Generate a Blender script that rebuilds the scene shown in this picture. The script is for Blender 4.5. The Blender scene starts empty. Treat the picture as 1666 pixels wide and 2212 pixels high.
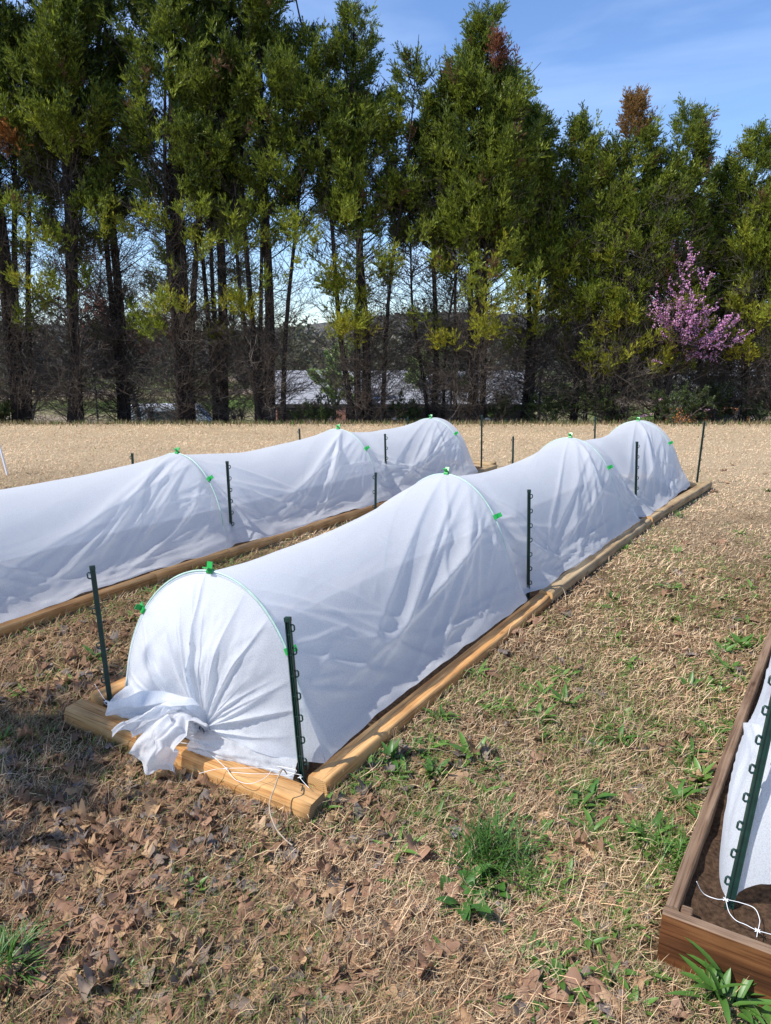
import bpy, math, random
import numpy as np
from mathutils import Vector, Matrix
rng = np.random.default_rng(7); random.seed(7)
PI = math.pi
scene = bpy.context.scene
COL = scene.collection
# ------------------------------------------------------------------ camera model (V = 1666 x 2212 picture units)
FV, TH, CZ = 1600.0, math.radians(13.0), 1.75
def ray(vx, vy):
    x = (vx-833)/FV; y = -(vy-1106)/FV
    return (x, math.cos(TH)+y*math.sin(TH), -math.sin(TH)+y*math.cos(TH))
def terr(x, y):
    x = np.asarray(x, float); y = np.asarray(y, float)
    e = np.where(y > 2.8, .22*np.exp(-(np.maximum(y, 2.8)-2.8)/1.6), .22+.09*(2.8-np.maximum(y, -6)))
    w = np.clip((14-y)/8, 0, 1); w = w*w*(3-2*w)
    z = -1.60-.035*(np.clip(x, -8, 8)+1)*w-e
    d = np.maximum(y-14.3, 0)
    drop = .17*(np.sqrt(d*d+1.5)-math.sqrt(1.5))
    z = z-np.minimum(drop, 3.9+.004*d)-.0*d
    hill = np.clip((y-150)/500, 0, 1)
    z = z+hill*hill*(26+8*np.sin(x*.006)+4*np.sin(x*.021+1))
    return z+CZ
def at(vx, vy, h=0.0):
    r = ray(vx, vy); y = 4.0
    for _ in range(60):
        z = float(terr(r[0]/r[1]*y, y))+h-CZ
        y2 = z/(r[2]/r[1]); y = .5*y+.5*max(.5, min(y2, 60))
    return Vector((r[0]/r[1]*y, y, float(terr(r[0]/r[1]*y, y))+h))
def atd(vx, vy, y):
    r = ray(vx, vy); return Vector((r[0]/r[1]*y, y, r[2]/r[1]*y+CZ))
O2 = Vector((-.26, 2.79)); D2 = Vector((.56, .8285)); N2 = Vector((-.8285, .56))
def bedxy(a, c):
    return (O2[0]+D2[0]*a+N2[0]*c, O2[1]+D2[1]*a+N2[1]*c)
# ------------------------------------------------------------------ noise
def _h(i, j, s):
    n = (i*374761393+j*668265263+s*1442695041).astype(np.int64) & 0x7fffffff
    n = ((n ^ (n >> 13))*1274126177) & 0x7fffffff
    return ((n ^ (n >> 16)) & 0xffff)/65535.0
def vnoise(x, y, s=0):
    x = np.asarray(x, float); y = np.asarray(y, float)
    xi = np.floor(x).astype(np.int64); yi = np.floor(y).astype(np.int64)
    fx = x-xi; fy = y-yi; fx = fx*fx*(3-2*fx); fy = fy*fy*(3-2*fy)
    a = _h(xi, yi, s); b = _h(xi+1, yi, s); c = _h(xi, yi+1, s); d = _h(xi+1, yi+1, s)
    return (a*(1-fx)+b*fx)*(1-fy)+(c*(1-fx)+d*fx)*fy
def fbm(x, y, s=0, o=4):
    r = 0; a = .5; t = 0
    for k in range(o):
        r = r+a*vnoise(x*2**k, y*2**k, s+k*17); t += a; a *= .5
    return r/t
# ------------------------------------------------------------------ materials
def new_mat(name):
    m = bpy.data.materials.new(name); m.use_nodes = True; nt = m.node_tree; nt.nodes.clear()
    return m, nt, nt.nodes, nt.links
def N(nt, t, **k):
    n = nt.nodes.new(t)
    for a, b in k.items():
        if a.startswith('_'): n.inputs[a[1:].replace('_', ' ')].default_value = b
        else: setattr(n, a, b)
    return n
def ramp(nt, stops, fac=None):
    r = nt.nodes.new('ShaderNodeValToRGB'); el = r.color_ramp.elements
    while len(el) < len(stops): el.new(.5)
    for e, (p, c) in zip(el, stops): e.position = p; e.color = (*c, 1) if len(c) == 3 else c
    if fac is not None: nt.links.new(fac, r.inputs[0])
    return r
def simple(name, col, rough=.6, var=.15, scale=20, spec=.4, bump=0.0, coat=0.0):
    m, nt, n, l = new_mat(name)
    p = N(nt, 'ShaderNodeBsdfPrincipled'); p.inputs['Roughness'].default_value = rough
    p.inputs['Specular IOR Level'].default_value = spec
    o = N(nt, 'ShaderNodeOutputMaterial'); l.new(p.outputs[0], o.inputs[0])
    tc = N(nt, 'ShaderNodeTexCoord'); no = N(nt, 'ShaderNodeTexNoise'); no.inputs['Scale'].default_value = scale; no.inputs['Detail'].default_value = 6
    l.new(tc.outputs['Object'], no.inputs['Vector'])
    c = Vector(col)
    r = ramp(nt, [(.3, tuple(c*(1-var))), (.7, tuple(c*(1+var)))], no.outputs[0]); l.new(r.outputs[0], p.inputs['Base Color'])
    if bump:
        b = N(nt, 'ShaderNodeBump'); b.inputs['Strength'].default_value = bump; b.inputs['Distance'].default_value = .01
        l.new(no.outputs[0], b.inputs['Height']); l.new(b.outputs[0], p.inputs['Normal'])
    return m
def leafy(name, rough=.55, trans=.3, spec=.3, randhue=False, base=None):
    """colour from the 'Col' attribute (or base), with diffuse transmission"""
    m, nt, n, l = new_mat(name)
    o = N(nt, 'ShaderNodeOutputMaterial'); p = N(nt, 'ShaderNodeBsdfPrincipled'); t = N(nt, 'ShaderNodeBsdfTranslucent'); mx = N(nt, 'ShaderNodeMixShader')
    p.inputs['Roughness'].default_value = rough; p.inputs['Specular IOR Level'].default_value = spec; mx.inputs[0].default_value = trans
    if base is None:
        a = N(nt, 'ShaderNodeAttribute', attribute_name='Col'); c = a.outputs['Color']
    else:
        r = ramp(nt, base); oi = N(nt, 'ShaderNodeObjectInfo'); tc = N(nt, 'ShaderNodeTexCoord'); no = N(nt, 'ShaderNodeTexNoise'); no.inputs['Scale'].default_value = 28; no.inputs['Detail'].default_value = 4
        l.new(tc.outputs['Object'], no.inputs[0]); ma = N(nt, 'ShaderNodeMath', operation='MULTIPLY_ADD'); l.new(no.outputs[0], ma.inputs[0]); ma.inputs[1].default_value = .55
        l.new(oi.outputs['Random'], ma.inputs[2]); m2 = N(nt, 'ShaderNodeMath', operation='MULTIPLY'); m2.inputs[1].default_value = .66; l.new(ma.outputs[0], m2.inputs[0]); l.new(m2.outputs[0], r.inputs[0]); c = r.outputs[0]
    l.new(c, p.inputs['Base Color']); l.new(c, t.inputs[0]); l.new(p.outputs[0], mx.inputs[1]); l.new(t.outputs[0], mx.inputs[2]); l.new(mx.outputs[0], o.inputs[0])
    return m
def wood(name, c1, c2, c3, endm=False, gray=0.0, axis=0, rough=.7):
    m, nt, n, l = new_mat(name)
    o = N(nt, 'ShaderNodeOutputMaterial'); p = N(nt, 'ShaderNodeBsdfPrincipled'); p.inputs['Roughness'].default_value = rough; p.inputs['Specular IOR Level'].default_value = .25
    l.new(p.outputs[0], o.inputs[0]); tc = N(nt, 'ShaderNodeTexCoord'); oi = N(nt, 'ShaderNodeObjectInfo')
    ad = N(nt, 'ShaderNodeVectorMath', operation='ADD'); l.new(tc.outputs['Object'], ad.inputs[0])
    cm = N(nt, 'ShaderNodeCombineXYZ'); sc = N(nt, 'ShaderNodeMath', operation='MULTIPLY'); sc.inputs[1].default_value = 7; l.new(oi.outputs['Random'], sc.inputs[0]); l.new(sc.outputs[0], cm.inputs[axis]); l.new(cm.outputs[0], ad.inputs[1])
    mp = N(nt, 'ShaderNodeMapping'); l.new((tc.outputs['Object'] if endm else ad.outputs[0]), mp.inputs[0])
    if endm:
        wv = N(nt, 'ShaderNodeTexWave', wave_type='RINGS', rings_direction='X'); wv.inputs['Scale'].default_value = 38; wv.inputs['Distortion'].default_value = 2.5; wv.inputs['Detail'].default_value = 3; wv.inputs['Detail Scale'].default_value = 2
        mp.inputs['Location'].default_value = (0, .012, -.02); l.new(mp.outputs[0], wv.inputs[0]); f = wv.outputs[1]
        r = ramp(nt, [(0, c2), (.55, c1), (1, c3)], f); l.new(r.outputs[0], p.inputs[0]); return m
    mp.inputs['Scale'].default_value = (1.3, 20, 20)
    n1 = N(nt, 'ShaderNodeTexNoise'); n1.inputs['Scale'].default_value = 1.0; n1.inputs['Detail'].default_value = 7; n1.inputs['Distortion'].default_value = 1.1; l.new(mp.outputs[0], n1.inputs[0])
    r = ramp(nt, [(.28, c3), (.45, c1), (.62, c2), (.75, c1)], n1.outputs[0])
    mp2 = N(nt, 'ShaderNodeMapping'); mp2.inputs['Scale'].default_value = (4, 160, 160); l.new(ad.outputs[0], mp2.inputs[0])
    n2 = N(nt, 'ShaderNodeTexNoise'); n2.inputs['Scale'].default_value = 1; n2.inputs['Detail'].default_value = 4; l.new(mp2.outputs[0], n2.inputs[0])
    r2 = ramp(nt, [(.34, (.42, .36, .3)), (.47, (1, 1, 1))], n2.outputs[0])
    # knots
    vo = N(nt, 'ShaderNodeTexVoronoi'); vo.inputs['Scale'].default_value = 1.0; mp3 = N(nt, 'ShaderNodeMapping'); mp3.inputs['Scale'].default_value = (3.0, 9, 9); l.new(ad.outputs[0], mp3.inputs[0]); l.new(mp3.outputs[0], vo.inputs[0])
    r3 = ramp(nt, [(.04, (.3, .18, .1)), (.13, (1, 1, 1))], vo.outputs['Distance'])
    n3 = N(nt, 'ShaderNodeTexNoise'); n3.inputs['Scale'].default_value = 3.5; n3.inputs['Detail'].default_value = 5; l.new(ad.outputs[0], n3.inputs[0])
    r4 = ramp(nt, [(.35, (.72, .68, .62)), (.6, (1.05, 1.05, 1))], n3.outputs[0])
    c = r.outputs[0]
    for q, fac in ((r2, .8), (r3, .8), (r4, 1.0)):
        mx = N(nt, 'ShaderNodeMix', data_type='RGBA', blend_type='MULTIPLY'); mx.inputs[0].default_value = fac
        l.new(c, mx.inputs[6]); l.new(q.outputs[0], mx.inputs[7]); c = mx.outputs[2]
    l.new(c, p.inputs[0]); b = N(nt, 'ShaderNodeBump'); b.inputs['Strength'].default_value = .5; b.inputs['Distance'].default_value = .004; l.new(n1.outputs[0], b.inputs['Height'])
    b2 = N(nt, 'ShaderNodeBump'); b2.inputs['Strength'].default_value = .5; b2.inputs['Distance'].default_value = .002; l.new(n2.outputs[0], b2.inputs['Height']); l.new(b.outputs[0], b2.inputs['Normal']); l.new(b2.outputs[0], p.inputs['Normal'])
    return m
def cloth_mat():
    m, nt, n, l = new_mat('row_cover_fabric')
    o = N(nt, 'ShaderNodeOutputMaterial'); d = N(nt, 'ShaderNodeBsdfPrincipled'); t = N(nt, 'ShaderNodeBsdfTranslucent'); tr = N(nt, 'ShaderNodeBsdfTransparent')
    d.inputs['Roughness'].default_value = .75; d.inputs['Specular IOR Level'].default_value = .3; d.inputs['Sheen Weight'].default_value = .15
    tc = N(nt, 'ShaderNodeTexCoord'); n1 = N(nt, 'ShaderNodeTexNoise'); n1.inputs['Scale'].default_value = 230; n1.inputs['Detail'].default_value = 5; l.new(tc.outputs['Object'], n1.inputs[0])
    n2 = N(nt, 'ShaderNodeTexNoise'); n2.inputs['Scale'].default_value = 5; n2.inputs['Detail'].default_value = 8; n2.inputs['Distortion'].default_value = 1.2; l.new(tc.outputs['Object'], n2.inputs[0])
    r = ramp(nt, [(.3, (.79, .815, .855)), (.7, (.86, .88, .915))], n1.outputs[0]); l.new(r.outputs[0], d.inputs[0])
    r2 = ramp(nt, [(.3, (.80, .83, .88)), (.7, (.88, .91, .95))], n1.outputs[0]); l.new(r2.outputs[0], t.inputs[0]); tr.inputs[0].default_value = (1, 1, 1, 1)
    b = N(nt, 'ShaderNodeBump'); b.inputs['Strength'].default_value = .14; b.inputs['Distance'].default_value = .02; l.new(n2.outputs[0], b.inputs['Height'])
    b2 = N(nt, 'ShaderNodeBump'); b2.inputs['Strength'].default_value = .35; b2.inputs['Distance'].default_value = .002; l.new(n1.outputs[0], b2.inputs['Height']); l.new(b.outputs[0], b2.inputs['Normal']); l.new(b2.outputs[0], d.inputs['Normal']); l.new(b2.outputs[0], t.inputs['Normal'])
    m1 = N(nt, 'ShaderNodeMixShader'); m1.inputs[0].default_value = .50; l.new(d.outputs[0], m1.inputs[1]); l.new(t.outputs[0], m1.inputs[2])
    m2 = N(nt, 'ShaderNodeMixShader'); r5 = ramp(nt, [(.35, (.04,)*3), (.7, (.30,)*3)], n1.outputs[0]); l.new(r5.outputs[0], m2.inputs[0]); l.new(m1.outputs[0], m2.inputs[1]); l.new(tr.outputs[0], m2.inputs[2]); l.new(m2.outputs[0], o.inputs[0])
    return m
def ground_mat():
    m, nt, n, l = new_mat('dry_lawn_soil')
    o = N(nt, 'ShaderNodeOutputMaterial'); p = N(nt, 'ShaderNodeBsdfPrincipled'); p.inputs['Roughness'].default_value = .95; p.inputs['Specular IOR Level'].default_value = .1; l.new(p.outputs[0], o.inputs[0])
    tc = N(nt, 'ShaderNodeTexCoord')
    def noise(s, d, dis=0):
        q = N(nt, 'ShaderNodeTexNoise'); q.inputs['Scale'].default_value = s; q.inputs['Detail'].default_value = d; q.inputs['Distortion'].default_value = dis; l.new(tc.outputs['Object'], q.inputs[0]); return q.outputs[0]
    a = ramp(nt, [(.35, (.07, .046, .026)), (.5, (.17, .118, .07)), (.66, (.32, .235, .145))], noise(55, 8, .6))
    b = ramp(nt, [(.4, (.75, .7, .62)), (.6, (1.15, 1.08, 1.0))], noise(3.2, 6))
    mx = N(nt, 'ShaderNodeMix', data_type='RGBA', blend_type='MULTIPLY'); mx.inputs[0].default_value = 1; l.new(a.outputs[0], mx.inputs[6]); l.new(b.outputs[0], mx.inputs[7])
    # the mown far lawn is paler straw; the valley beyond is greener
    sx = N(nt, 'ShaderNodeSeparateXYZ'); l.new(tc.outputs['Object'], sx.inputs[0]); mq = N(nt, 'ShaderNodeMapRange'); mq.inputs[1].default_value = 5; mq.inputs[2].default_value = 10; mq.inputs[4].default_value = .8; l.new(sx.outputs[1], mq.inputs[0]); mz = N(nt, 'ShaderNodeMix', data_type='RGBA'); l.new(mq.outputs[0], mz.inputs[0]); l.new(mx.outputs[2], mz.inputs[6]); mz.inputs[7].default_value = (.50, .385, .25, 1); mr = N(nt, 'ShaderNodeMapRange'); mr.inputs[1].default_value = 16; mr.inputs[2].default_value = 22; l.new(sx.outputs[1], mr.inputs[0])
    g = ramp(nt, [(.42, (.09, .13, .03)), (.55, (.2, .17, .09)), (.62, (.3, .23, .17))], noise(.045, 4))
    m2 = N(nt, 'ShaderNodeMix', data_type='RGBA'); l.new(mr.outputs[0], m2.inputs[0]); l.new(mz.outputs[2], m2.inputs[6]); l.new(g.outputs[0], m2.inputs[7])
    mr2 = N(nt, 'ShaderNodeMapRange'); mr2.inputs[1].default_value = 110; mr2.inputs[2].default_value = 190; l.new(sx.outputs[1], mr2.inputs[0])
    w = ramp(nt, [(.35, (.055, .06, .05)), (.6, (.12, .11, .10))], noise(.35, 6)); m3 = N(nt, 'ShaderNodeMix', data_type='RGBA'); l.new(mr2.outputs[0], m3.inputs[0]); l.new(m2.outputs[2], m3.inputs[6]); l.new(w.outputs[0], m3.inputs[7])
    l.new(m3.outputs[2], p.inputs[0]); bp = N(nt, 'ShaderNodeBump'); bp.inputs['Distance'].default_value = .02; l.new(noise(90, 6), bp.inputs['Height']); l.new(bp.outputs[0], p.inputs['Normal'])
    return m
def brick_mat():
    m, nt, n, l = new_mat('red_brick'); o = N(nt, 'ShaderNodeOutputMaterial'); p = N(nt, 'ShaderNodeBsdfPrincipled'); p.inputs['Roughness'].default_value = .9; l.new(p.outputs[0], o.inputs[0])
    tc = N(nt, 'ShaderNodeTexCoord'); mp = N(nt, 'ShaderNodeMapping'); mp.inputs['Rotation'].default_value = (PI/2, 0, 0); l.new(tc.outputs['Object'], mp.inputs[0]); b = N(nt, 'ShaderNodeTexBrick'); b.inputs['Scale'].default_value = 4.5
    b.inputs['Color1'].default_value = (.33, .12, .07, 1); b.inputs['Color2'].default_value = (.24, .08, .05, 1); b.inputs['Mortar'].default_value = (.35, .32, .29, 1); l.new(mp.outputs[0], b.inputs[0]); l.new(b.outputs[0], p.inputs[0]); return m
M = dict(
    ground=ground_mat(), thatch=leafy('dry_grass_blades', .8, .25, .15), green=leafy('green_grass_blades', .5, .35, .4),
    foliage=leafy('cypress_foliage', .5, .38, .35), bark=simple('cypress_bark', (.04, .032, .028), .95, .35, 14, .1, .4),
    twig=simple('dead_twig_bark', (.11, .09, .075), .95, .35, 9, .1), greytwig=simple('pale_grey_twigs', (.30, .26, .22), .95, .25, 9, .1),
    oakbark=simple('oak_bark', (.12, .10, .085), .95, .3, 9, .1), cloth=cloth_mat(),
    timber=wood('yellow_pine_timber', (.52, .27, .10), (.61, .365, .165), (.36, .16, .055)),
    timber_old=wood('weathered_pine_timber', (.36, .25, .14), (.44, .33, .2), (.25, .155, .08)),
    endgrain=wood('timber_end_grain', (.60, .36, .15), (.42, .22, .085), (.66, .43, .2), True),
    endgrain_shaded_old=wood('shaded_and_old_end_grain', (.3, .2, .11), (.2, .125, .06), (.34, .23, .13), True),  # shade put into the front timber's right end; also the weathered timbers' end tone
    stained=wood('brown_stained_board', (.135, .052, .021), (.20, .088, .036), (.06, .025, .012), rough=.5),
    stained_top=wood('weathered_stained_board', (.17, .105, .068), (.25, .17, .12), (.085, .053, .036)),
    post=simple('dark_green_plastic', (.012, .04, .032), .38, .25, 30, .5), clip=simple('bright_green_plastic', (.015, .33, .06), .35, .1, 30, .5),
    rod=simple('pale_green_fibreglass', (.42, .58, .50), .4, .1, 30, .5), soil=simple('garden_soil', (.06, .036, .022), .95, .5, 60, .1, 1.0),
    net=simple('white_plastic_netting', (.85, .87, .88), .4, .04, 30, .5), tie=simple('black_zip_tie', (.03, .035, .045), .4, .1, 20, .5),
    stem=simple('dry_stem', (.42, .34, .25), .8, .2, 60, .2), white=simple('white_vinyl', (.72, .73, .76), .5, .04, 12, .4),
    leaf_brown=leafy('brown_oak_leaf', .6, .18, .3, base=[(0, (.17, .085, .05)), (.4, (.27, .15, .09)), (.7, (.36, .21, .13)), (1, (.22, .13, .09))]),
    leaf_tan=leafy('tan_oak_leaf', .55, .2, .35, base=[(0, (.36, .2, .1)), (.5, (.46, .29, .16)), (1, (.34, .22, .14))]),
    leaf_grey=leafy('grey_oak_leaf', .7, .12, .15, base=[(0, (.15, .105, .075)), (.5, (.25, .19, .145)), (1, (.19, .14, .11))]),
    weed=leafy('weed_leaf', .42, .28, .5, base=[(0, (.05, .12, .02)), (.4, (.09, .2, .03)), (.8, (.14, .26, .045)), (1, (.07, .15, .03))]),
    weed_dark=leafy('broad_weed_leaf', .42, .2, .45, base=[(0, (.035, .10, .018)), (.5, (.06, .15, .025)), (1, (.10, .21, .04))]),
    blossom=leafy('redbud_blossom', .6, .35, .2), roof=simple('pale_grey_roof', (.27, .27, .285), .7, .12, 3, .3), brick=brick_mat(),
    siding=simple('white_siding', (.5, .51, .53), .7, .06, 2, .3), darkwall=simple('shaded_timber_wall', (.05, .042, .038), .8, .25, 3, .2), glass=simple('window_glass', (.03, .04, .05), .1, .1, 3, .6),
    rust=simple('rusty_orange_paint', (.5, .2, .06), .6, .2, 3, .3), stone=simple('flat_grey_stone', (.3, .26, .22), .9, .25, 30, .2, .6),
    metal=simple('galvanised_wire', (.2, .2, .2), .5, .1, 20, .5), tyre=simple('tyre_rubber', (.02, .02, .02), .8, .1, 20, .3))
# ------------------------------------------------------------------ object helpers
def tag(o, label=None, cat=None, group=None, kind=None):
    if label: o['label'] = label
    if cat: o['category'] = cat
    if group: o['group'] = group
    if kind: o['kind'] = kind
    return o
def empty(name, loc, rz=0, **k):
    o = bpy.data.objects.new(name, None); o.location = loc; o.rotation_euler = (0, 0, rz); o.empty_display_size = .1; COL.objects.link(o); return tag(o, **k)
def npmesh(name, V, F, mat, parent=None, col=None, smooth=False, loc=None, **k):
    """V (n,3); F list of (m,k) index arrays (faces of equal size each)"""
    me = bpy.data.meshes.new(name); V = np.asarray(V, np.float32)
    if not isinstance(F, list): F = [F]
    F = [np.asarray(f, np.int32) for f in F if len(f)]
    me.vertices.add(len(V)); me.vertices.foreach_set('co', V.ravel())
    nl = sum(f.size for f in F); npoly = sum(len(f) for f in F)
    me.loops.add(nl); me.loops.foreach_set('vertex_index', np.concatenate([f.ravel() for f in F]))
    st = []; base = 0
    for f in F:
        st.append(base+np.arange(len(f))*f.shape[1]); base += f.size
    me.polygons.add(npoly); me.polygons.foreach_set('loop_start', np.concatenate(st).astype(np.int32))
    if smooth: me.polygons.foreach_set('use_smooth', np.ones(npoly, bool))
    me.update(calc_edges=True)
    if col is not None:
        ca = me.color_attributes.new('Col', 'FLOAT_COLOR', 'POINT'); c4 = np.ones((len(V), 4), np.float32); c4[:, :3] = col; ca.data.foreach_set('color', c4.ravel())
    for mm in (mat if isinstance(mat, (list, tuple)) else [mat]): me.materials.append(mm)
    o = bpy.data.objects.new(name, me); COL.objects.link(o)
    if parent: o.parent = parent
    if loc is not None: o.location = loc
    return tag(o, **k)
class MB:
    def __init__(s): s.v = []; s.f = []; s.m = []
    def add(s, vs, fs, mi=0):
        b = len(s.v); s.v += [tuple(v) for v in vs]; s.f += [tuple(i+b for i in f) for f in fs]; s.m += [mi]*len(fs)
    def box(s, c, d, mi=0, R=None, bev=0):
        x, y, z = d[0]/2, d[1]/2, d[2]/2
        vs = [Vector((i*x, j*y, k*z)) for i in (-1, 1) for j in (-1, 1) for k in (-1, 1)]
        if R is not None: vs = [R @ v for v in vs]
        s.add([v+Vector(c) for v in vs], [(0, 1, 3, 2), (4, 6, 7, 5), (0, 4, 5, 1), (2, 3, 7, 6), (0, 2, 6, 4), (1, 5, 7, 3)], mi)
    def tube(s, pts, r, n=6, mi=0, cap=True):
        pts = [Vector(p) for p in pts]; rr = r if isinstance(r, (list, tuple, np.ndarray)) else [r]*len(pts); vs = []
        up = Vector((.13, .21, 1)).normalized(); u = None
        for i, p in enumerate(pts):
            d = (pts[min(i+1, len(pts)-1)]-pts[max(i-1, 0)]).normalized()
            if u is None: u = d.cross(up if abs(d.dot(up)) < .95 else Vector((1, 0, 0))).normalized()
            else: u = (u-d*u.dot(d)).normalized()
            w = d.cross(u)
            vs += [p+(u*math.cos(2*PI*k/n)+w*math.sin(2*PI*k/n))*rr[i] for k in range(n)]
        fs = [(i*n+k, i*n+(k+1) % n, (i+1)*n+(k+1) % n, (i+1)*n+k) for i in range(len(pts)-1) for k in range(n)]
        if cap: fs += [tuple(range(n-1, -1, -1)), tuple((len(pts)-1)*n+k for k in range(n))]
        s.add(vs, fs, mi)
    def build(s, name, mat, parent=None, smooth=False, loc=None, **k):
        me = bpy.data.meshes.new(name); me.from_pydata(s.v, [], s.f)
        for mm in (mat if isinstance(mat, (list, tuple)) else [mat]): me.materials.append(mm)
        me.polygons.foreach_set('material_index', s.m)
        if smooth: me.polygons.foreach_set('use_smooth', [True]*len(s.f))
        me.update(); o = bpy.data.objects.new(name, me); COL.objects.link(o)
        if parent: o.parent = parent
        if loc is not None: o.location = loc
        return tag(o, **k)
def grid_faces(nu, nv, closed_v=False):
    i = np.arange(nu-1)[:, None]; j = np.arange(nv if closed_v else nv-1)[None, :]; j2 = (j+1) % nv
    return np.stack([i*nv+j, i*nv+j2, (i+1)*nv+j2, (i+1)*nv+j], -1).reshape(-1, 4)
def tubes_np(P, R, n=3):
    """many tubes: P (m,k,3) R (m,k) -> verts, quads"""
    m, k, _ = P.shape; d = np.gradient(P, axis=1); d /= np.linalg.norm(d, axis=2, keepdims=True)+1e-9
    ref = np.where(np.abs(d[..., 2:3]) < .9, np.array([0, 0, 1.]), np.array([1., 0, 0])); u = np.cross(d, ref); u /= np.linalg.norm(u, axis=2, keepdims=True)+1e-9; w = np.cross(d, u)
    an = np.arange(n)*2*PI/n; V = P[:, :, None, :]+(u[:, :, None, :]*np.cos(an)[None, None, :, None]+w[:, :, None, :]*np.sin(an)[None, None, :, None])*R[:, :, None, None]
    i = (np.arange(m)*k*n)[:, None, None]; a = (np.arange(k-1)*n)[None, :, None]; j = np.arange(n)[None, None, :]; j2 = (j+1) % n
    F = np.stack([i+a+j, i+a+j2, i+a+n+j2, i+a+n+j], -1).reshape(-1, 4); return V.reshape(-1, 3), F
# ------------------------------------------------------------------ world and sun
SUN = Vector((-.93*math.cos(math.radians(50)), -.37*math.cos(math.radians(50)), math.sin(math.radians(50)))).normalized()
w = bpy.data.worlds.new('World'); scene.world = w; w.use_nodes = True; nt = w.node_tree; nt.nodes.clear()
out = N(nt, 'ShaderNodeOutputWorld'); bg = N(nt, 'ShaderNodeBackground'); sky = N(nt, 'ShaderNodeTexSky', sky_type='NISHITA', sun_disc=False)
sky.sun_elevation = math.radians(50); sky.sun_rotation = math.atan2(SUN.x, SUN.y); sky.air_density = 1.0; sky.dust_density = .1; sky.ozone_density = 2.5; sky.altitude = 200
bg.inputs[1].default_value = .12
tc = N(nt, 'ShaderNodeTexCoord'); mp = N(nt, 'ShaderNodeMapping'); mp.inputs['Scale'].default_value = (1.2, 1.2, 6.5); mp.inputs['Rotation'].default_value = (0, .12, .5); nt.links.new(tc.outputs['Generated'], mp.inputs[0])
cn = N(nt, 'ShaderNodeTexNoise'); cn.inputs['Scale'].default_value = 1.6; cn.inputs['Detail'].default_value = 7; cn.inputs['Distortion'].default_value = .5; nt.links.new(mp.outputs[0], cn.inputs[0])
cr = ramp(nt, [(.44, (0, 0, 0)), (.78, (.42, .42, .42))], cn.outputs[0]); mx = N(nt, 'ShaderNodeMix', data_type='RGBA'); nt.links.new(cr.outputs[0], mx.inputs[0]); nt.links.new(sky.outputs[0], mx.inputs[6]); mx.inputs[7].default_value = (6.2, 6.7, 7.3, 1)
tn = N(nt, 'ShaderNodeMix', data_type='RGBA', blend_type='MULTIPLY'); tn.inputs[0].default_value = 1; tn.inputs[7].default_value = (.86, .97, 1.16, 1); nt.links.new(mx.outputs[2], tn.inputs[6]); nt.links.new(tn.outputs[2], bg.inputs[0]); nt.links.new(bg.outputs[0], out.inputs[0])
sl = bpy.data.lights.new('sun', 'SUN'); sl.energy = 4.2; sl.angle = math.radians(.53); sl.color = (1, .955, .88)
so = bpy.data.objects.new('sun', sl); so.rotation_euler = SUN.to_track_quat('Z', 'Y').to_euler(); COL.objects.link(so)
cam = bpy.data.cameras.new('camera'); co = bpy.data.objects.new('camera', cam); COL.objects.link(co); co.location = (0, 0, CZ); co.rotation_euler = (PI/2-TH, 0, 0)
cam.sensor_fit = 'VERTICAL'; cam.sensor_height = 36; cam.lens = 36*FV/2212; cam.clip_start = .05; cam.clip_end = 3000; scene.camera = co
scene.view_settings.view_transform = 'Standard'; scene.view_settings.look = 'None'; scene.view_settings.gamma = 1; scene.view_settings.exposure = 0.6
scene.cycles.max_bounces = 6; scene.cycles.transparent_max_bounces = 8; scene.cycles.diffuse_bounces = 3; scene.cycles.glossy_bounces = 2; scene.cycles.transmission_bounces = 3
# ------------------------------------------------------------------ ground
def relief(x, y):
    near = np.clip((14-y)/6, 0, 1)
    return (fbm(x*2.2, y*2.2, 3, 4)-.5)*.028*near
def build_ground():
    ys = np.concatenate([np.linspace(-5, 1, 25)[:-1], np.linspace(1, 9, 330)[:-1], np.linspace(9, 20, 170)[:-1], 20+780*(np.linspace(0, 1, 120)**2.2)])
    xs = np.concatenate([-7-600*(np.linspace(1, 0, 60)**2.4)[:-1], np.linspace(-7, 7, 420), 7+600*(np.linspace(0, 1, 60)**2.4)[1:]])
    X, Y = np.meshgrid(xs, ys, indexing='ij'); Z = terr(X, Y)+relief(X, Y)
    V = np.stack([X, Y, Z], -1).reshape(-1, 3); npmesh('ground', V, grid_faces(len(xs), len(ys))[:, ::-1], M['ground'], smooth=True, kind='structure')
build_ground()
def gz(x, y): return terr(x, y)+relief(np.asarray(x, float), np.asarray(y, float))
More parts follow.
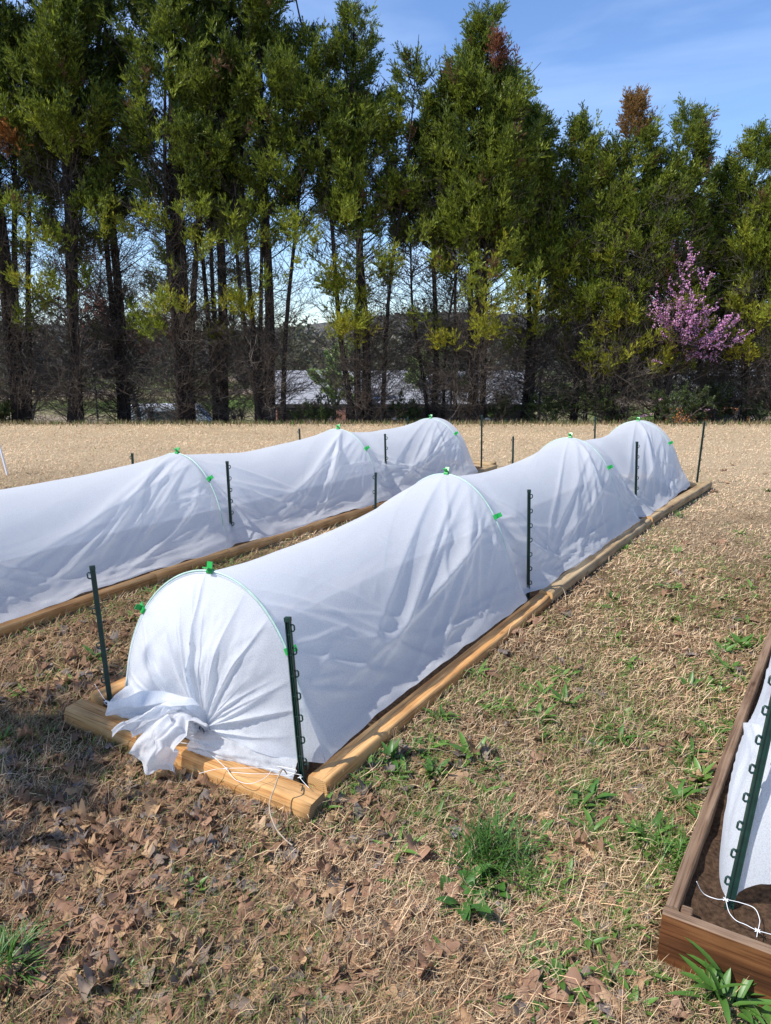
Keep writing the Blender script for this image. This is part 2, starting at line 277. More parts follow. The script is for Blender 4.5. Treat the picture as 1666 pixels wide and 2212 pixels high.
# masks: where beds are (no grass inside)
def bed_ac(x, y):
    dx = x-O2[0]; dy = y-O2[1]; return dx*D2[0]+dy*D2[1], dx*N2[0]+dy*N2[1]
B3O = at(1444, 1945, .0); 
def inside_beds(x, y):
    a, c = bed_ac(x, y)
    b1 = (a > -.19-.14*c) & (a < 7.35) & (c > -.045) & (c < 1.25)
    b2 = (a > -1.5) & (a < 7.0) & (c > 2.27) & (c < 3.55)
    b3 = (a > -.06) & (c < -1.33) & (c > -2.6)
    return b1 | b2 | b3
def blades(name, n, mat, colfn, lmin, lmax, wmin, up, dens, rmax=14.6, rmin=1.15, segs=3, **k):
    d = np.exp(rng.uniform(math.log(rmin), math.log(rmax), n)); th = rng.uniform(-.66, .66, n); x = d*np.tan(th); y = d
    keep = (~inside_beds(x, y)) & (rng.random(n) < dens(x, y)); x = x[keep]; y = y[keep]; n = len(x); z = gz(x, y)
    L = rng.uniform(lmin, lmax, n)*(1+.5*fbm(x*3, y*3, 5, 2))*np.clip(1.25-.085*y, .5, 1.05); W = np.maximum(wmin, y*.00085)*rng.uniform(.7, 1.3, n)
    az = rng.uniform(0, 2*PI, n); el = np.abs(rng.normal(up, .38, n)); el = np.clip(el, .02, 1.45); bend = rng.normal(0, 1.0, n); yaw = rng.normal(0, 1.1, n)
    z = z+rng.random(n)**2*.02
    P = np.zeros((n, segs+1, 3)); P[:, 0] = np.stack([x, y, z], -1)
    S = np.zeros((n, segs+1, 3))
    for s in range(segs):
        e = el+bend*(s/segs-.3)*.8; a2 = az+yaw*s/segs; st = (L/segs)[:, None]
        P[:, s+1] = P[:, s]+np.stack([np.cos(e)*np.cos(a2), np.cos(e)*np.sin(a2), np.sin(e)], -1)*st
    for s in range(segs+1):
        a2 = az+yaw*s/segs+PI/2; S[:, s] = np.stack([np.cos(a2), np.sin(a2), .35*np.ones(n)], -1)
    g0 = gz(P[:, -1, 0], P[:, -1, 1]); P[:, -1, 2] = np.maximum(P[:, -1, 2], g0+.001); P[:, 1, 2] = np.maximum(P[:, 1, 2], z)
    tw = np.array([.8, 1, .8, 0.25])[:segs+1] if segs == 3 else np.array([1, 1, .2])
    A = P-S*(W[:, None]*tw[None])[..., None]/2; B = P+S*(W[:, None]*tw[None])[..., None]/2
    V = np.stack([A, B], 2).reshape(-1, 3); i = (np.arange(n)*(segs+1)*2)[:, None]; q = (np.arange(segs)*2)[None]
    F = np.stack([i+q, i+q+1, i+q+3, i+q+2], -1).reshape(-1, 4); c = colfn(x, y, n); c = np.repeat(c, (segs+1)*2, axis=0)
    return npmesh(name, V, F, mat, col=c, kind='stuff', **k)
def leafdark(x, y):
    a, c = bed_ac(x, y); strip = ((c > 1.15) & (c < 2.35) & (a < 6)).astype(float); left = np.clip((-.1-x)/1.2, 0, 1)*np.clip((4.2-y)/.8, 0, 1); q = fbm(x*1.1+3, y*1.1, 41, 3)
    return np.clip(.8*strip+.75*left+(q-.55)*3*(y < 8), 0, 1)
def straw_col(x, y, n):
    t = rng.random(n)[:, None]; u = rng.random(n)[:, None]; p = fbm(x*1.3, y*1.3, 11, 4)[:, None]
    c = np.array([.64, .50, .325])*(.38+.9*t)+np.array([.02, -.02, -.03])*u
    far = np.clip((y-5)/5, 0, 1)[:, None]; c = c*(1-far)+far*(.13*c*1.2+.87*np.array([.70, .55, .37]))
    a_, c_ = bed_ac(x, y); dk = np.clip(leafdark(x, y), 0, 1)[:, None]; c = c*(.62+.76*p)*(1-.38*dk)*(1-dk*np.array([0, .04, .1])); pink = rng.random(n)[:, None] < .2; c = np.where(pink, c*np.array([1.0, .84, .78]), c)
    return np.clip(c, .02, .9)
def green_col(x, y, n):
    t = rng.random(n)[:, None]; return np.array([.09, .17, .03])*(1-t)+np.array([.26, .36, .08])*t
def gmask(x, y):
    a, c = bed_ac(x, y); p = fbm(x*1.7+9, y*1.7, 21, 4); q = fbm(x*.6+4, y*.6, 31, 3)
    base = np.clip((p-.45)*7, 0, 1)
    strip = ((c > 1.2) & (c < 2.3)); right = (c < 0) & (y < 8)
    f = np.clip(base*1.3, 0, 1)*np.where(right, 1.0, np.where(strip, 1.0, .45))*np.clip((11.5-y)/5, .10, 1)
    edge = np.exp(-np.abs(c+.05)/.09)*(a > 0)*(a < 7.6)*.55*np.clip((fbm(a*1.5, c, 8, 2)-.35)*4, 0, 1)+np.exp(-np.abs(c-2.2)/.1)*.6*(a < 6.5)+np.exp(-np.abs(c+1.30)/.13)*(a > -.1)*.9
    return np.clip(f+edge, 0, 1)
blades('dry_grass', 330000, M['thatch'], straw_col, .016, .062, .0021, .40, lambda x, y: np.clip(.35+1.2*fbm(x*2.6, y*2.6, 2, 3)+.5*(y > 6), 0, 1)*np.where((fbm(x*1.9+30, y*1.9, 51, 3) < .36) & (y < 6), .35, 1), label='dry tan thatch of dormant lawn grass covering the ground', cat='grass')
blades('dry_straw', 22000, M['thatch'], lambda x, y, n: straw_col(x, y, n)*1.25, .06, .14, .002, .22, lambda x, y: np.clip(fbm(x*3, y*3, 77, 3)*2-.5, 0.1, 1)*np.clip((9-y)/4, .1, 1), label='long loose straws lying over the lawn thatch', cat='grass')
blades('green_grass', 125000, M['green'], green_col, .02, .055, .002, .6, gmask, label='short green grass and clover sprouting in patches through the dry lawn', cat='grass')
# ------------------------------------------------------------------ timbers
def timber(A, B, label, wdt=.105, h=.085, mat='timber', end='endgrain', end2=None, group='landscape timbers edging the beds', cat='timber', sink=.015):
    A = Vector(A); B = Vector(B); d = B-A; L = d.length; ux = d.normalized(); uy = Vector((0, 0, 1)).cross(ux).normalized(); uz = ux.cross(uy)
    # profile: flat top and bottom, rounded sides (y,z), top at z=0
    prof = [(-.34, 0), (.34, 0)]+[(.34+.16*math.sin(t), -.5+.5*math.cos(t)) for t in np.linspace(.35, PI-.35, 6)]+[(.34, -1), (-.34, -1)]+[(-.34-.16*math.sin(t), -.5-.5*math.cos(t)) for t in np.linspace(.35, PI-.35, 6)]
    prof = [(p[0]*wdt, p[1]*h) for p in prof]; n = len(prof); K = max(6, int(L/.06)); sd = random.random()*50
    vs = []; fs = []; mi = []
    for i in range(K+1):
        x = L*i/K
        for j, (y, z) in enumerate(prof):
            q = 1+.07*(float(vnoise(x*4+sd, j*.9, 3))-.5); wob = .004*(float(vnoise(x*2+sd, 0, 5))-.5)
            vs.append((x, y*q+wob, z*q-(.004*float(vnoise(x*9+sd, j*1.7, 9)) if j < 2 else 0)))
    for i in range(K):
        for j in range(n): fs.append((i*n+j, i*n+(j+1) % n, (i+1)*n+(j+1) % n, (i+1)*n+j)); mi.append(0)
    fs.append(tuple(range(n-1, -1, -1))); mi.append(1); fs.append(tuple(K*n+j for j in range(n))); mi.append(2)
    fs = [f[::-1] for f in fs]
    me = bpy.data.meshes.new('timber'); me.from_pydata(vs, [], fs)
    for q in (mat, end, end2 or end): me.materials.append(M[q])
    me.polygons.foreach_set('material_index', mi)
    sm = [(len(f) == 4 and (f[0] % n) >= 2) for f in fs]; me.polygons.foreach_set('use_smooth', sm); me.update()
    o = bpy.data.objects.new('landscape_timber', me); COL.objects.link(o)
    mw = Matrix((ux, uy, uz)).transposed().to_4x4(); mw.translation = A; o.matrix_world = mw
    return tag(o, label=label, cat=cat, group=group)
TH_ = .078
def P1(a, c, h=0.): x, y = bedxy(a, c); return Vector((x, y, float(terr(x, y))+h))
def edgeline(pts, off):  # points are top right edges; shift left by off to timber centre
    return [p+Vector((N2[0]*off, N2[1]*off, 0)) for p in pts]
r0 = at(698, 1686, TH_); r1 = at(1186, 1282, TH_); r2 = at(1405, 1119, TH_); r3 = at(1536, 1040, TH_+.02)
R = edgeline([r0, r1, r2, r3], .035)
g = .004
def seg(A, B, t0, t1): return A.lerp(B, t0), A.lerp(B, t1)
timber(*seg(R[0], R[1]+Vector((0, 0, -.012)), 0, 1), label='yellow landscape timber along the right side of the near bed, nearest the tied end')
timber(*seg(R[1]+Vector((.01, .012, .006)), R[2]+Vector((0, 0, -.008)), .002, 1), label='landscape timber along the right side of the near bed, between the second and third posts', mat='timber_old')
timber(*seg(R[2]+Vector((.01, .012, .008)), R[3], .003, 1), label='weathered landscape timber along the right side of the near bed, at the far end', mat='timber_old', end='endgrain', end2='endgrain_shaded_old')
eL = at(150, 1528, .055); eR = at(690, 1728, .066)   # top centre line of end beam
eL = at(160, 1518, .085); eR = at(686, 1724, .09)
timber(eL, eR, 'yellow landscape timber across the tied near end of the near bed, its right end coloured dark for shade', wdt=.125, h=.105, end2='endgrain_shaded_old')  # right cap gets darker end grain standing in for its shaded side
lA = at(208, 1500, .08)
timber(lA, P1(2.35, 1.19, .08), 'yellow timber end showing behind the left post of the near bed')
timber(P1(7.22, -.12, .055)+Vector((.0, .0, 0)), P1(7.22, 1.3, .05), 'weathered timber across the far end of the near bed', mat='timber_old', end='endgrain_shaded_old')
# bed two
b2 = [at(-60, 1372, .06), at(330, 1238, .06), at(668, 1133, .06), at(866, 1074, .06), at(1068, 1003, .06)]
B2L = ['yellow landscape timber of the far bed running out of the left edge of the photo', 'yellow landscape timber of the far bed below its nearest post', 'yellow landscape timber of the far bed below the middle span of its cover', 'brown landscape timber at the far right corner of the far bed']
for i in range(4): timber(b2[i], b2[i+1]+Vector((0, 0, -.004)), B2L[i], wdt=.085, mat='timber' if i < 3 else 'timber_old', h=.07)
e2 = at(1066, 1000, .055); timber(e2+Vector((.03, .05, 0)), e2+Vector((N2[0]*1.2, N2[1]*1.2, 0)), 'brown timber across the far end of the far bed', mat='timber_old', end='endgrain_shaded_old')
# ------------------------------------------------------------------ soil in the beds
def soil(name, a0, a1, c0, c1, h, label):
    na, nc = int((a1-a0)/.04)+2, int((c1-c0)/.04)+2; A, C = np.meshgrid(np.linspace(a0, a1, na), np.linspace(c0, c1, nc), indexing='ij')
    X = O2[0]+D2[0]*A+N2[0]*C; Y = O2[1]+D2[1]*A+N2[1]*C; Z = terr(X, Y)+h+(fbm(X*12, Y*12, 4, 4)-.5)*.035
    npmesh(name, np.stack([X, Y, Z], -1).reshape(-1, 3), grid_faces(na, nc), M['soil'], smooth=True, kind='stuff', label=label, cat='soil')
soil('garden_soil', -.03, 7.15, .05, 1.16, .012, 'dark soil showing under the hem of the near cover')
soil('garden_soil', -1.5, 6.6, 2.42, 3.5, .012, 'dark soil showing under the hem of the far cover')
# ------------------------------------------------------------------ row covers on hoops
def skew(A, Cc):
    return A-.17*(np.clip(Cc-.12, 0, 2))**2*np.exp(-np.maximum(A-.03, 0)/.7)
def hoop_pt(cc, hw, h, phi, e=.92):
    return cc+hw*math.cos(phi), h*math.sin(phi)**e
def crease(A, T, segs, arc=1.9):
    D = np.zeros_like(A)
    for (a0, t0, a1, t1, amp, wd) in segs:
        ax, ay = a0, t0*arc; bx, by = a1, t1*arc; dx, dy = bx-ax, by-ay; L2 = dx*dx+dy*dy+1e-9
        px = A-ax; py = T*arc-ay; u = (px*dx+py*dy)/L2; uc = np.clip(u, 0, 1); ex = px-uc*dx; ey = py-uc*dy; d = np.sqrt(ex*ex+ey*ey)
        side = np.where(px*dy-py*dx > 0, 1, 3.2); fade = np.sin(PI*np.clip(uc*.9+.08, 0, 1))**.6
        D += amp*np.exp(-(d/wd*side)**1.3)*fade
    return D
def tunnel(name, hoops, cc, hw, a0, a1, root, seed, pins=()):
    rs = np.random.default_rng(seed); na, nt_ = int((a1-a0)/.014), 190
    A, T = np.meshgrid(np.linspace(a0, a1, na), np.linspace(0, 1, nt_), indexing='ij')
    ha = np.array([h[0] for h in hoops]); hh = np.array([h[1] for h in hoops])
    H = np.interp(A, ha, hh); idx = np.clip(np.searchsorted(ha, A)-1, 0, len(ha)-2); u = np.clip((A-ha[idx])/(ha[idx+1]-ha[idx]), 0, 1)
    inside = (A > ha[0]) & (A < ha[-1]); m = np.where(inside, (np.sin(PI*u**.85))**.8, 0)
    ph = PI*T; cs = np.cos(ph); sn = np.sin(ph)
    Hm = H*(1-.10*m); Cc = cc-hw*np.sign(cs)*np.abs(cs)**(1+.28*m); Z = Hm*np.power(np.maximum(sn, 0), .9+.22*m)
    # creases radiating from the hoops to the hem
    segs = []
    for i, (a, h) in enumerate(hoops):
        for dr in (-1, 1):
            if (i == 0 and dr < 0) or (i == len(hoops)-1 and dr > 0): continue
            nn = 15 if dr < 0 else 7
            for k in range(nn):
                t0 = rs.uniform(.2, .52); wd = rs.uniform(.012, .06); segs.append((a+dr*.03, t0, a+dr*rs.uniform(.45, 2.0 if dr < 0 else 1.2), rs.uniform(.01, .15), .10*wd+rs.uniform(.003, .015), wd))
            for k in range(4):
                t0 = rs.uniform(.53, .84); segs.append((a+dr*.04, t0, a+dr*rs.uniform(.35, 1.5), rs.uniform(.86, .98), rs.uniform(.01, .02), rs.uniform(.03, .07)))
            for k in range(5):
                segs.append((a+dr*.02, rs.uniform(.08, .3), a+dr*rs.uniform(.12, .45), rs.uniform(.03, .25), rs.uniform(.006, .014), rs.uniform(.012, .03)))
    for k in range(int(7*(a1-a0))):
        a = rs.uniform(a0, a1); segs.append((a, rs.uniform(.02, .09), a+rs.uniform(.25, .8), rs.uniform(.02, .14), rs.uniform(.003, .010), rs.uniform(.01, .028)))
        segs.append((a, 1-rs.uniform(.02, .09), a+rs.uniform(.25, .8), 1-rs.uniform(.02, .14), .01, .02))
    for k in range(int(9*(a1-a0))):
        a = rs.uniform(a0, a1); t = rs.uniform(.06, .45); segs.append((a, t, a+rs.uniform(-.2, .2), t+rs.uniform(-.06, .06), rs.uniform(.001, .004), rs.uniform(.006, .014)))
    env = np.where(inside, .25+.75*np.sin(PI*u)**.4, .5)
    D = crease(A, T, segs)*env+(fbm(A*1.6+seed, T*6, seed, 2)-.5)*.035*m+(fbm(A*6+seed, T*16, seed+3, 3)-.5)*.004
    nc = -cs*np.sign(1); nz = np.maximum(sn, .15)
    for pa in pins: D = D-.055*np.exp(-((A-pa)/.13)**2)*np.exp(-(T/.42)**4)*(1 if pa else 0)
    D = D*np.clip(T/.012+.4, 0, 1)*np.clip((1-T)/.03, 0, 1); Cc = Cc+D*nc; Z = Z+D*nz*.8
    # hem: flare and ripples on the ground
    hem = np.exp(-(T/.065)**1.4); hemL = np.exp(-((1-T)/.035)**1.5)
    rip = (fbm(A*3.2+seed, A*0+2, 7, 3)-.5)
    Cc = Cc-hem*(.108+.04*rip-sum(.05*np.exp(-((A-pa)/.09)**2) for pa in pins))+hemL*(.02+.05*rip); Z = Z+hem*(.05+.03*fbm(A*2.5, T*0, 13, 3))+hemL*.012+(hem+hemL)*.02*fbm(A*7, T*30, 12, 2)
    if seed == 3: A = skew(A, Cc)
    X = O2[0]+D2[0]*A+N2[0]*Cc; Y = O2[1]+D2[1]*A+N2[1]*Cc; xc = O2[0]+D2[0]*A+N2[0]*cc; yc = O2[1]+D2[1]*A+N2[1]*cc
    Zg = np.where(Z < .25, terr(X, Y)*(1-Z/.25)+terr(xc, yc)*(Z/.25), terr(xc, yc)); ZZ = Zg+Z+.012
    return npmesh(name, np.stack([X, Y, ZZ], -1).reshape(-1, 3), grid_faces(na, nt_)[:, ::-1], M['cloth'], parent=root, smooth=True)
H1 = [(.04, .775), (2.11, .83), (4.42, .83), (6.62, .79)]
H2 = [(-.6, .76), (1.76, .725), (3.86, .735), (5.72, .70)]
C1, W1, C2, W2 = .62, .495, 2.88, .50
def closing(root, name, hp, T, seed, dirn, nphi=420, nr=90):
    """gathered end: sheet from hoop hp(phi) to the tie point T, with pleats meeting at the tie"""
    rs = np.random.default_rng(seed); PH, Rr = np.meshgrid(np.linspace(0, PI, nphi), np.linspace(0, 1, nr), indexing='ij')
    h = np.array([hp(p) for p in np.linspace(0, PI, nphi)])[:, None, :]; Tn = np.array(T)[None, None, :]
    P = Tn+(h-Tn)*(Rr**1.0)[..., None]
    pl = np.zeros_like(PH)
    cs = np.sort(np.concatenate([rs.uniform(.05, PI-.05, 22)]))
    for c in cs:
        wd = rs.uniform(.015, .07); am = rs.uniform(.25, 1); c2 = c+(1-Rr)*rs.uniform(-.12, .12); s = np.where(PH > c2, 1, 2.6); pl += am*np.exp(-(np.abs(PH-c2)/wd*s)**1.2)*np.clip(1.25-Rr*rs.uniform(.6, 1.6), 0, 1)
    amp = .034*np.sin(PI*np.clip(Rr, 0, 1))**.55
    D = pl*amp+(fbm(PH*4, Rr*3, seed, 3)-.5)*.05*np.sin(PI*Rr)
    bul = .07*np.sin(PI*Rr)**.9
    dd = np.array([D2[0]*dirn, D2[1]*dirn, .1])
    P = P+(D+bul)[..., None]*dd
    return npmesh(name, P.reshape(-1, 3), grid_faces(nphi, nr), M['cloth'], parent=root, smooth=True)
def roll(root, name, A, B, r0, r1, seed, sx=1.3, arch=.0, n=110, k=48, flat=.75):
    """puffed roll of loose fabric lying from A to B, with creases fanning along it"""
    rs = np.random.default_rng(seed); A = Vector(A); B = Vector(B); U, W_ = np.meshgrid(np.linspace(0, 1, n), np.linspace(0, 1, k), indexing='ij')
    d = (B-A).normalized(); s = Vector((0, 0, 1)).cross(d).normalized(); an = -.35+W_*(PI+.7)
    rad = (r0+(r1-r0)*U**.7)*(1+.18*(fbm(U*3+seed, W_*2, seed, 2)-.5))
    cr = np.zeros_like(U)
    for q in range(16):
        w0, w1 = rs.uniform(0, 1, 2); w1 = w0+(w1-w0)*.5; cw = w0+(w1-w0)*U; wd = rs.uniform(.015, .05); cr += rs.uniform(.3, 1)*np.exp(-(np.abs(W_-cw)/wd*np.where(W_ > cw, 1, 2))**1.2)*np.clip(1.2-U*rs.uniform(.3, 1.1), 0, 1)
    rad = rad*(1+.16*cr)+(fbm(U*9, W_*7, seed+2, 3)-.5)*.02
    cx = np.cos(an)*rad*sx; cz = np.sin(an)*rad*flat+arch*np.sin(PI*U)
    P = np.array(A)[None, None]+U[..., None]*np.array(B-A)[None, None]+cx[..., None]*np.array(s)[None, None]+cz[..., None]*np.array([0, 0, 1.])
    return npmesh(name, P.reshape(-1, 3), grid_faces(n, k), M['cloth'], parent=root, smooth=True)
def flap(root, name, pts, w0, w1, seed, side, n=90, k=60, fold=.03, tilt=None):
    """loose tail of fabric: centre line pts, width fanning from w0 to w1, crumpled lengthwise folds"""
    rs = np.random.default_rng(seed); pts = [Vector(p) for p in pts]; m = len(pts)-1; out = np.zeros((n, k, 3)); s = Vector(side).normalized()
    fs_ = [(rs.uniform(-1, 1), rs.uniform(.10, .32), rs.uniform(.4, 1)*rs.choice([-1, 1], p=[.35, .65])) for _ in range(6)]
    for i in range(n):
        u = i/(n-1); q = min(int(u*m), m-1); f = u*m-q; p0 = pts[max(q-1, 0)]; p1 = pts[q]; p2 = pts[q+1]; p3 = pts[min(q+2, m)]
        p = .5*((2*p1)+(p2-p0)*f+(2*p0-5*p1+4*p2-p3)*f*f+(3*p1-p0-3*p2+p3)*f**3); d = (p2-p0 if f < .5 else p3-p1).normalized(); nn = d.cross(s).normalized(); sd = nn.cross(d)
        w = w0+(w1-w0)*u**.8
        for j in range(k):
            v = 2*j/(k-1)-1; h = sum(am*math.exp(-(abs(v-c)/wd)**1.3) for c, wd, am in fs_)*fold*(.35+.65*math.sin(PI*min(u*.9+.1, 1)))
            h += (float(vnoise(u*4+seed+v*1.5, v*2-u*2, seed))-.5)*.05+(float(vnoise(u*9+seed, v*4+u*3, seed))-.5)*.016
            edge = 1+.18*(float(vnoise(v*3.1+seed, 1.5, 4))-.5)*(u > .97)
            out[i, j] = p+sd*(v*w*edge)+nn*(h+w*.35*(1-v*v)*(1-u)+.02)+d*(.05*(float(vnoise(v*2.3+seed, .5, 8))-.5)*u*2)
    return npmesh(name, out.reshape(-1, 3), grid_faces(n, k), M['cloth'], parent=root, smooth=True)
root1 = empty('row_cover', P1(0, .62), label='white fabric row cover over the near bed, gathered and tied at its near end', cat='row cover', group='white row covers over the beds')
tunnel('tunnel_sheet', H1, C1, W1, .03, 6.75, root1, 3, (2.30, 4.92))
def hoopf(H, cc, hw, i, off=0., fl=0.):
    a, h = H[i]
    def f(p):
        e_ = fl*math.exp(-(p/PI/.065)**1.4); c = cc-(hw+off)*math.cos(p)-.10*e_; z = (h+off)*max(math.sin(p), 0)**.9+.06*e_; x, y = bedxy(float(skew(a, c)) if H is H1 and i == 0 else a, c); xc, yc = bedxy(a, cc)
        g_ = float(terr(x, y))*(1-min(z/.25, 1))+float(terr(xc, yc))*min(z/.25, 1); return (x, y, g_+z+.012)
    return f
TIE = at(446, 1568, .15); TIE = Vector((TIE.x, TIE.y, TIE.z))
closing(root1, 'gathered_end_panel', hoopf(H1, C1, W1, 0, 0, 1), TIE, 11, -1)
footR = P1(.02, .13, .03); footL = P1(-.14, 1.1, .03)
roll(root1, 'loose_hem', TIE+Vector((-.045, -.02, -.05)), footR+Vector((-.005, -.035, .01)), .05, .075, 5)
roll(root1, 'loose_hem', TIE+Vector((-.02, -.02, -.03)), footL+Vector((.02, -.05, .05)), .03, .085, 9)
t0 = TIE+Vector((0, -.02, -.02))
bl = lambda vx, vy, y: atd(vx, vy, y)
flap(root1, 'loose_tail', [t0, bl(400, 1545, t0.y-.04), bl(345, 1535, t0.y+.02), bl(290, 1548, t0.y+.10), bl(245, 1560, t0.y+.14)], .03, .10, 21, (0.3, -.5, 1), fold=.022)
flap(root1, 'loose_tail', [t0+Vector((0, -.01, 0)), bl(405, 1560, t0.y-.09), bl(370, 1580, t0.y-.13), bl(340, 1620, t0.y-.16), bl(328, 1650, t0.y-.17)], .03, .105, 26, (1, .1, .35), fold=.022)
flap(root1, 'loose_tail', [t0, bl(410, 1540, t0.y-.03), bl(370, 1540, t0.y-.05), bl(330, 1565, t0.y-.06), bl(275, 1590, t0.y-.06)], .03, .085, 33, (0.4, -.6, .8), fold=.02)
mb = MB(); cT = TIE+Vector((-.01, -.012, -.005)); mb.tube([cT+Vector((.012*math.sin(t)-.004, -.018*math.cos(t)*1.2, -.028+.05*math.cos(t+.3))) for t in np.linspace(-PI, PI, 22)], .0028, 5); mb.tube([cT+Vector((.006, -.02, -.01)), cT+Vector((.012, -.035, -.06)), cT+Vector((.022, -.03, -.12))], .0028, 5)
mb.build('zip_tie', M['tie'], root1)
# far end of cover one
TE = P1(6.95, .62, .15); closing(root1, 'gathered_end_panel', hoopf(H1, C1, W1, 3), TE, 12, 1, 120, 30)
root2 = empty('row_cover', P1(0, 2.88), label='white fabric row cover over the far bed, running out of the left of the photo', cat='row cover', group='white row covers over the beds')
tunnel('tunnel_sheet', H2, C2, W2, -1.6, 5.85, root2, 8, (1.84, 4.1))
closing(root2, 'gathered_end_panel', hoopf(H2, C2, W2, 3), P1(6.35, 2.86, .12), 14, 1, 160, 40)
for r_ in (root1, root2):
    for ch in r_.children: ch.location = -r_.location
HL = {(1, 0): 'nearest arched hoop of the near bed, holding up the tied end', (1, 1): 'second arched hoop of the near bed, beside the second right post', (1, 2): 'third arched hoop of the near bed', (1, 3): 'last arched hoop of the near bed, at its far end',
      (2, 1): 'arched hoop of the far bed beside its nearest post, left side of the photo', (2, 2): 'middle arched hoop of the far bed', (2, 3): 'last arched hoop of the far bed, at its far end'}
for b, H, cc, hw in ((1, H1, C1, W1), (2, H2, C2, W2)):
    for i in range(len(H)):
        if (b, i) not in HL: continue
        f = hoopf(H, cc, hw, i, -.001 if (b, i) != (1, 0) else .004); mb = MB(); mb.tube([f(p) for p in np.linspace(0, PI, 60)], .0048, 8)
        mb.build('support_hoop', M['rod'], smooth=True, label=HL[(b, i)], cat='hoop', group='fibreglass hoops under the row covers')
# ------------------------------------------------------------------ clips
def clip_mesh():
    mb = MB(); L = .034
    prof = [(.0145*math.cos(t), .0145*math.sin(t)) for t in np.linspace(-PI*.78, PI*.78, 16)]; inn = [(.0105*math.cos(t), .0105*math.sin(t)) for t in np.linspace(PI*.78, -PI*.78, 16)]
    ring = prof+inn; n = len(ring); vs = [(-L/2, y, z) for y, z in ring]+[(L/2, y, z) for y, z in ring]
    fs = [(j, (j+1) % n, n+(j+1) % n, n+j) for j in range(n)]
    for j in range(15): fs += [(j, n-1-j, n-2-j, j+1), (n+j, n+j+1, 2*n-2-j, 2*n-1-j)]
    mb.add(vs, fs)
    return mb
def make_clip():
    root = bpy.data.objects.new('green_clip', None); root.empty_display_size = .03; COL.objects.link(root)
    b = clip_mesh(); b.box((0, .016, 0), (.026, .006, .012)); b.build('jaw', M['clip'], root, smooth=False)
    for s in (-1, 1):
        h = MB(); Rm = Matrix.Rotation(s*math.radians(38), 3, 'X'); h.box(Vector((0, .028, s*.010)), (.032, .030, .0035), R=Rm); h.box(Vector((0, .040, s*.021)), (.032, .006, .007), R=Rm); h.build('handle', M['clip'], root)
    return root
def copy_tree(o):
    c = o.copy(); COL.objects.link(c)
    for ch in o.children:
        d = ch.copy(); COL.objects.link(d); d.parent = c
    return c
proto_clip = None
def put_clip(b, i, phi, label, roll_=0., sc=.9):
    global proto_clip
    H, cc, hw = (H1, C1, W1) if b == 1 else (H2, C2, W2)
    o = make_clip() if proto_clip is None else copy_tree(proto_clip)
    if proto_clip is None: proto_clip = o
    f = hoopf(H, cc, hw, i, .004); p = Vector(f(phi)); q = Vector(f(phi+.01)); tx = (q-p).normalized(); outw = Vector((N2[0]*-math.cos(phi), N2[1]*-math.cos(phi), math.sin(phi))); outw = (outw-tx*outw.dot(tx)).normalized()
    outw = (outw+roll_*Vector((-D2[0], -D2[1], 0))).normalized(); outw = (outw-tx*outw.dot(tx)).normalized(); uz = tx.cross(outw)
    mw = Matrix((tx*sc, outw*sc, uz*sc)).transposed().to_4x4(); mw.translation = p; o.matrix_world = mw
    tag(o, label=label, cat='clip', group='green snap clips holding the covers to the hoops')
put_clip(1, 0, PI*.50, 'bright green clip on top of the nearest hoop of the near bed', .5)
put_clip(1, 0, PI*.765, 'bright green clip on the left side of the nearest hoop of the near bed', .2)
put_clip(1, 0, PI*.20, 'green clip on the right side of the nearest hoop, half hidden by the post', -.2)
for b, i, nm in ((1, 1, 'second hoop of the near bed'), (1, 2, 'third hoop of the near bed'), (1, 3, 'last hoop of the near bed'), (2, 1, 'nearest visible hoop of the far bed'), (2, 2, 'middle hoop of the far bed'), (2, 3, 'last hoop of the far bed')):
    put_clip(b, i, PI*.5, 'green clip on top of the '+nm, .1)
    put_clip(b, i, PI*(.235 if b == 1 else .26), 'green clip on the right side of the '+nm, .1)
# ------------------------------------------------------------------ posts
def make_post(name, base, top, hookdir, label, nh=7, sc=1.0, flip=0):
    """step-in post: ribbed I section, flat cap, C shaped wire hooks on one side"""
    base = Vector(base); top = Vector(top); L = (top-base).length; uz = (top-base).normalized(); hd = Vector(hookdir); ux = (hd-uz*hd.dot(uz)).normalized(); uy = uz.cross(ux)
    root = bpy.data.objects.new(name, None); COL.objects.link(root); mw = Matrix((ux, uy, uz)).transposed().to_4x4(); mw.translation = base; root.matrix_world = mw
    w, t = .021*sc, .015*sc; s = MB()
    s.box((-w*.40, 0, L/2-.06), (w*.2, t, L+.11)); s.box((w*.40, 0, L/2-.06), (w*.2, t, L+.11)); s.box((0, t*.18, L/2-.06), (w*.6, t*.22, L+.109)); s.box((0, -t*.1, L/2-.06), (w*.12, t*.36, L+.108))
    k = int(L/.085)
    for i in range(k): s.box((0, -t*.12, .03+i*L/k), (w*.6, t*.5, .004))
    s.build('shaft', M['post'], root)
    c = MB(); c.box((0, 0, L+.004), (w*1.12, t*1.2, .018)); c.build('cap', M['post'], root)
    for i in range(nh):
        z = L*(.985-(i*.92/max(nh-.3, 1)))-.02; hk = MB(); hw, hh = .013*sc, .022*sc; x0 = w*.5
        hk.tube([(x0-.002, 0, z+hh*.45), (x0+hw*.6, 0, z+hh*.55), (x0+hw, 0, z+hh*.35), (x0+hw, 0, z-hh*.35), (x0+hw*.75, 0, z-hh*.55), (x0-.002, 0, z-hh*.75)] if not flip else [(x0-.002, 0, z-hh*.45), (x0+hw*.6, 0, z-hh*.55), (x0+hw, 0, z-hh*.35), (x0+hw, 0, z+hh*.35), (x0+hw*.75, 0, z+hh*.55), (x0+.003, 0, z+hh*.5), (x0+.004, 0, z+hh*.25)], .0034*sc, 6)
        hk.build('wire_hook', M['post'], root)
    return tag(root, label=label, cat='post', group='dark green step-in posts beside the beds')
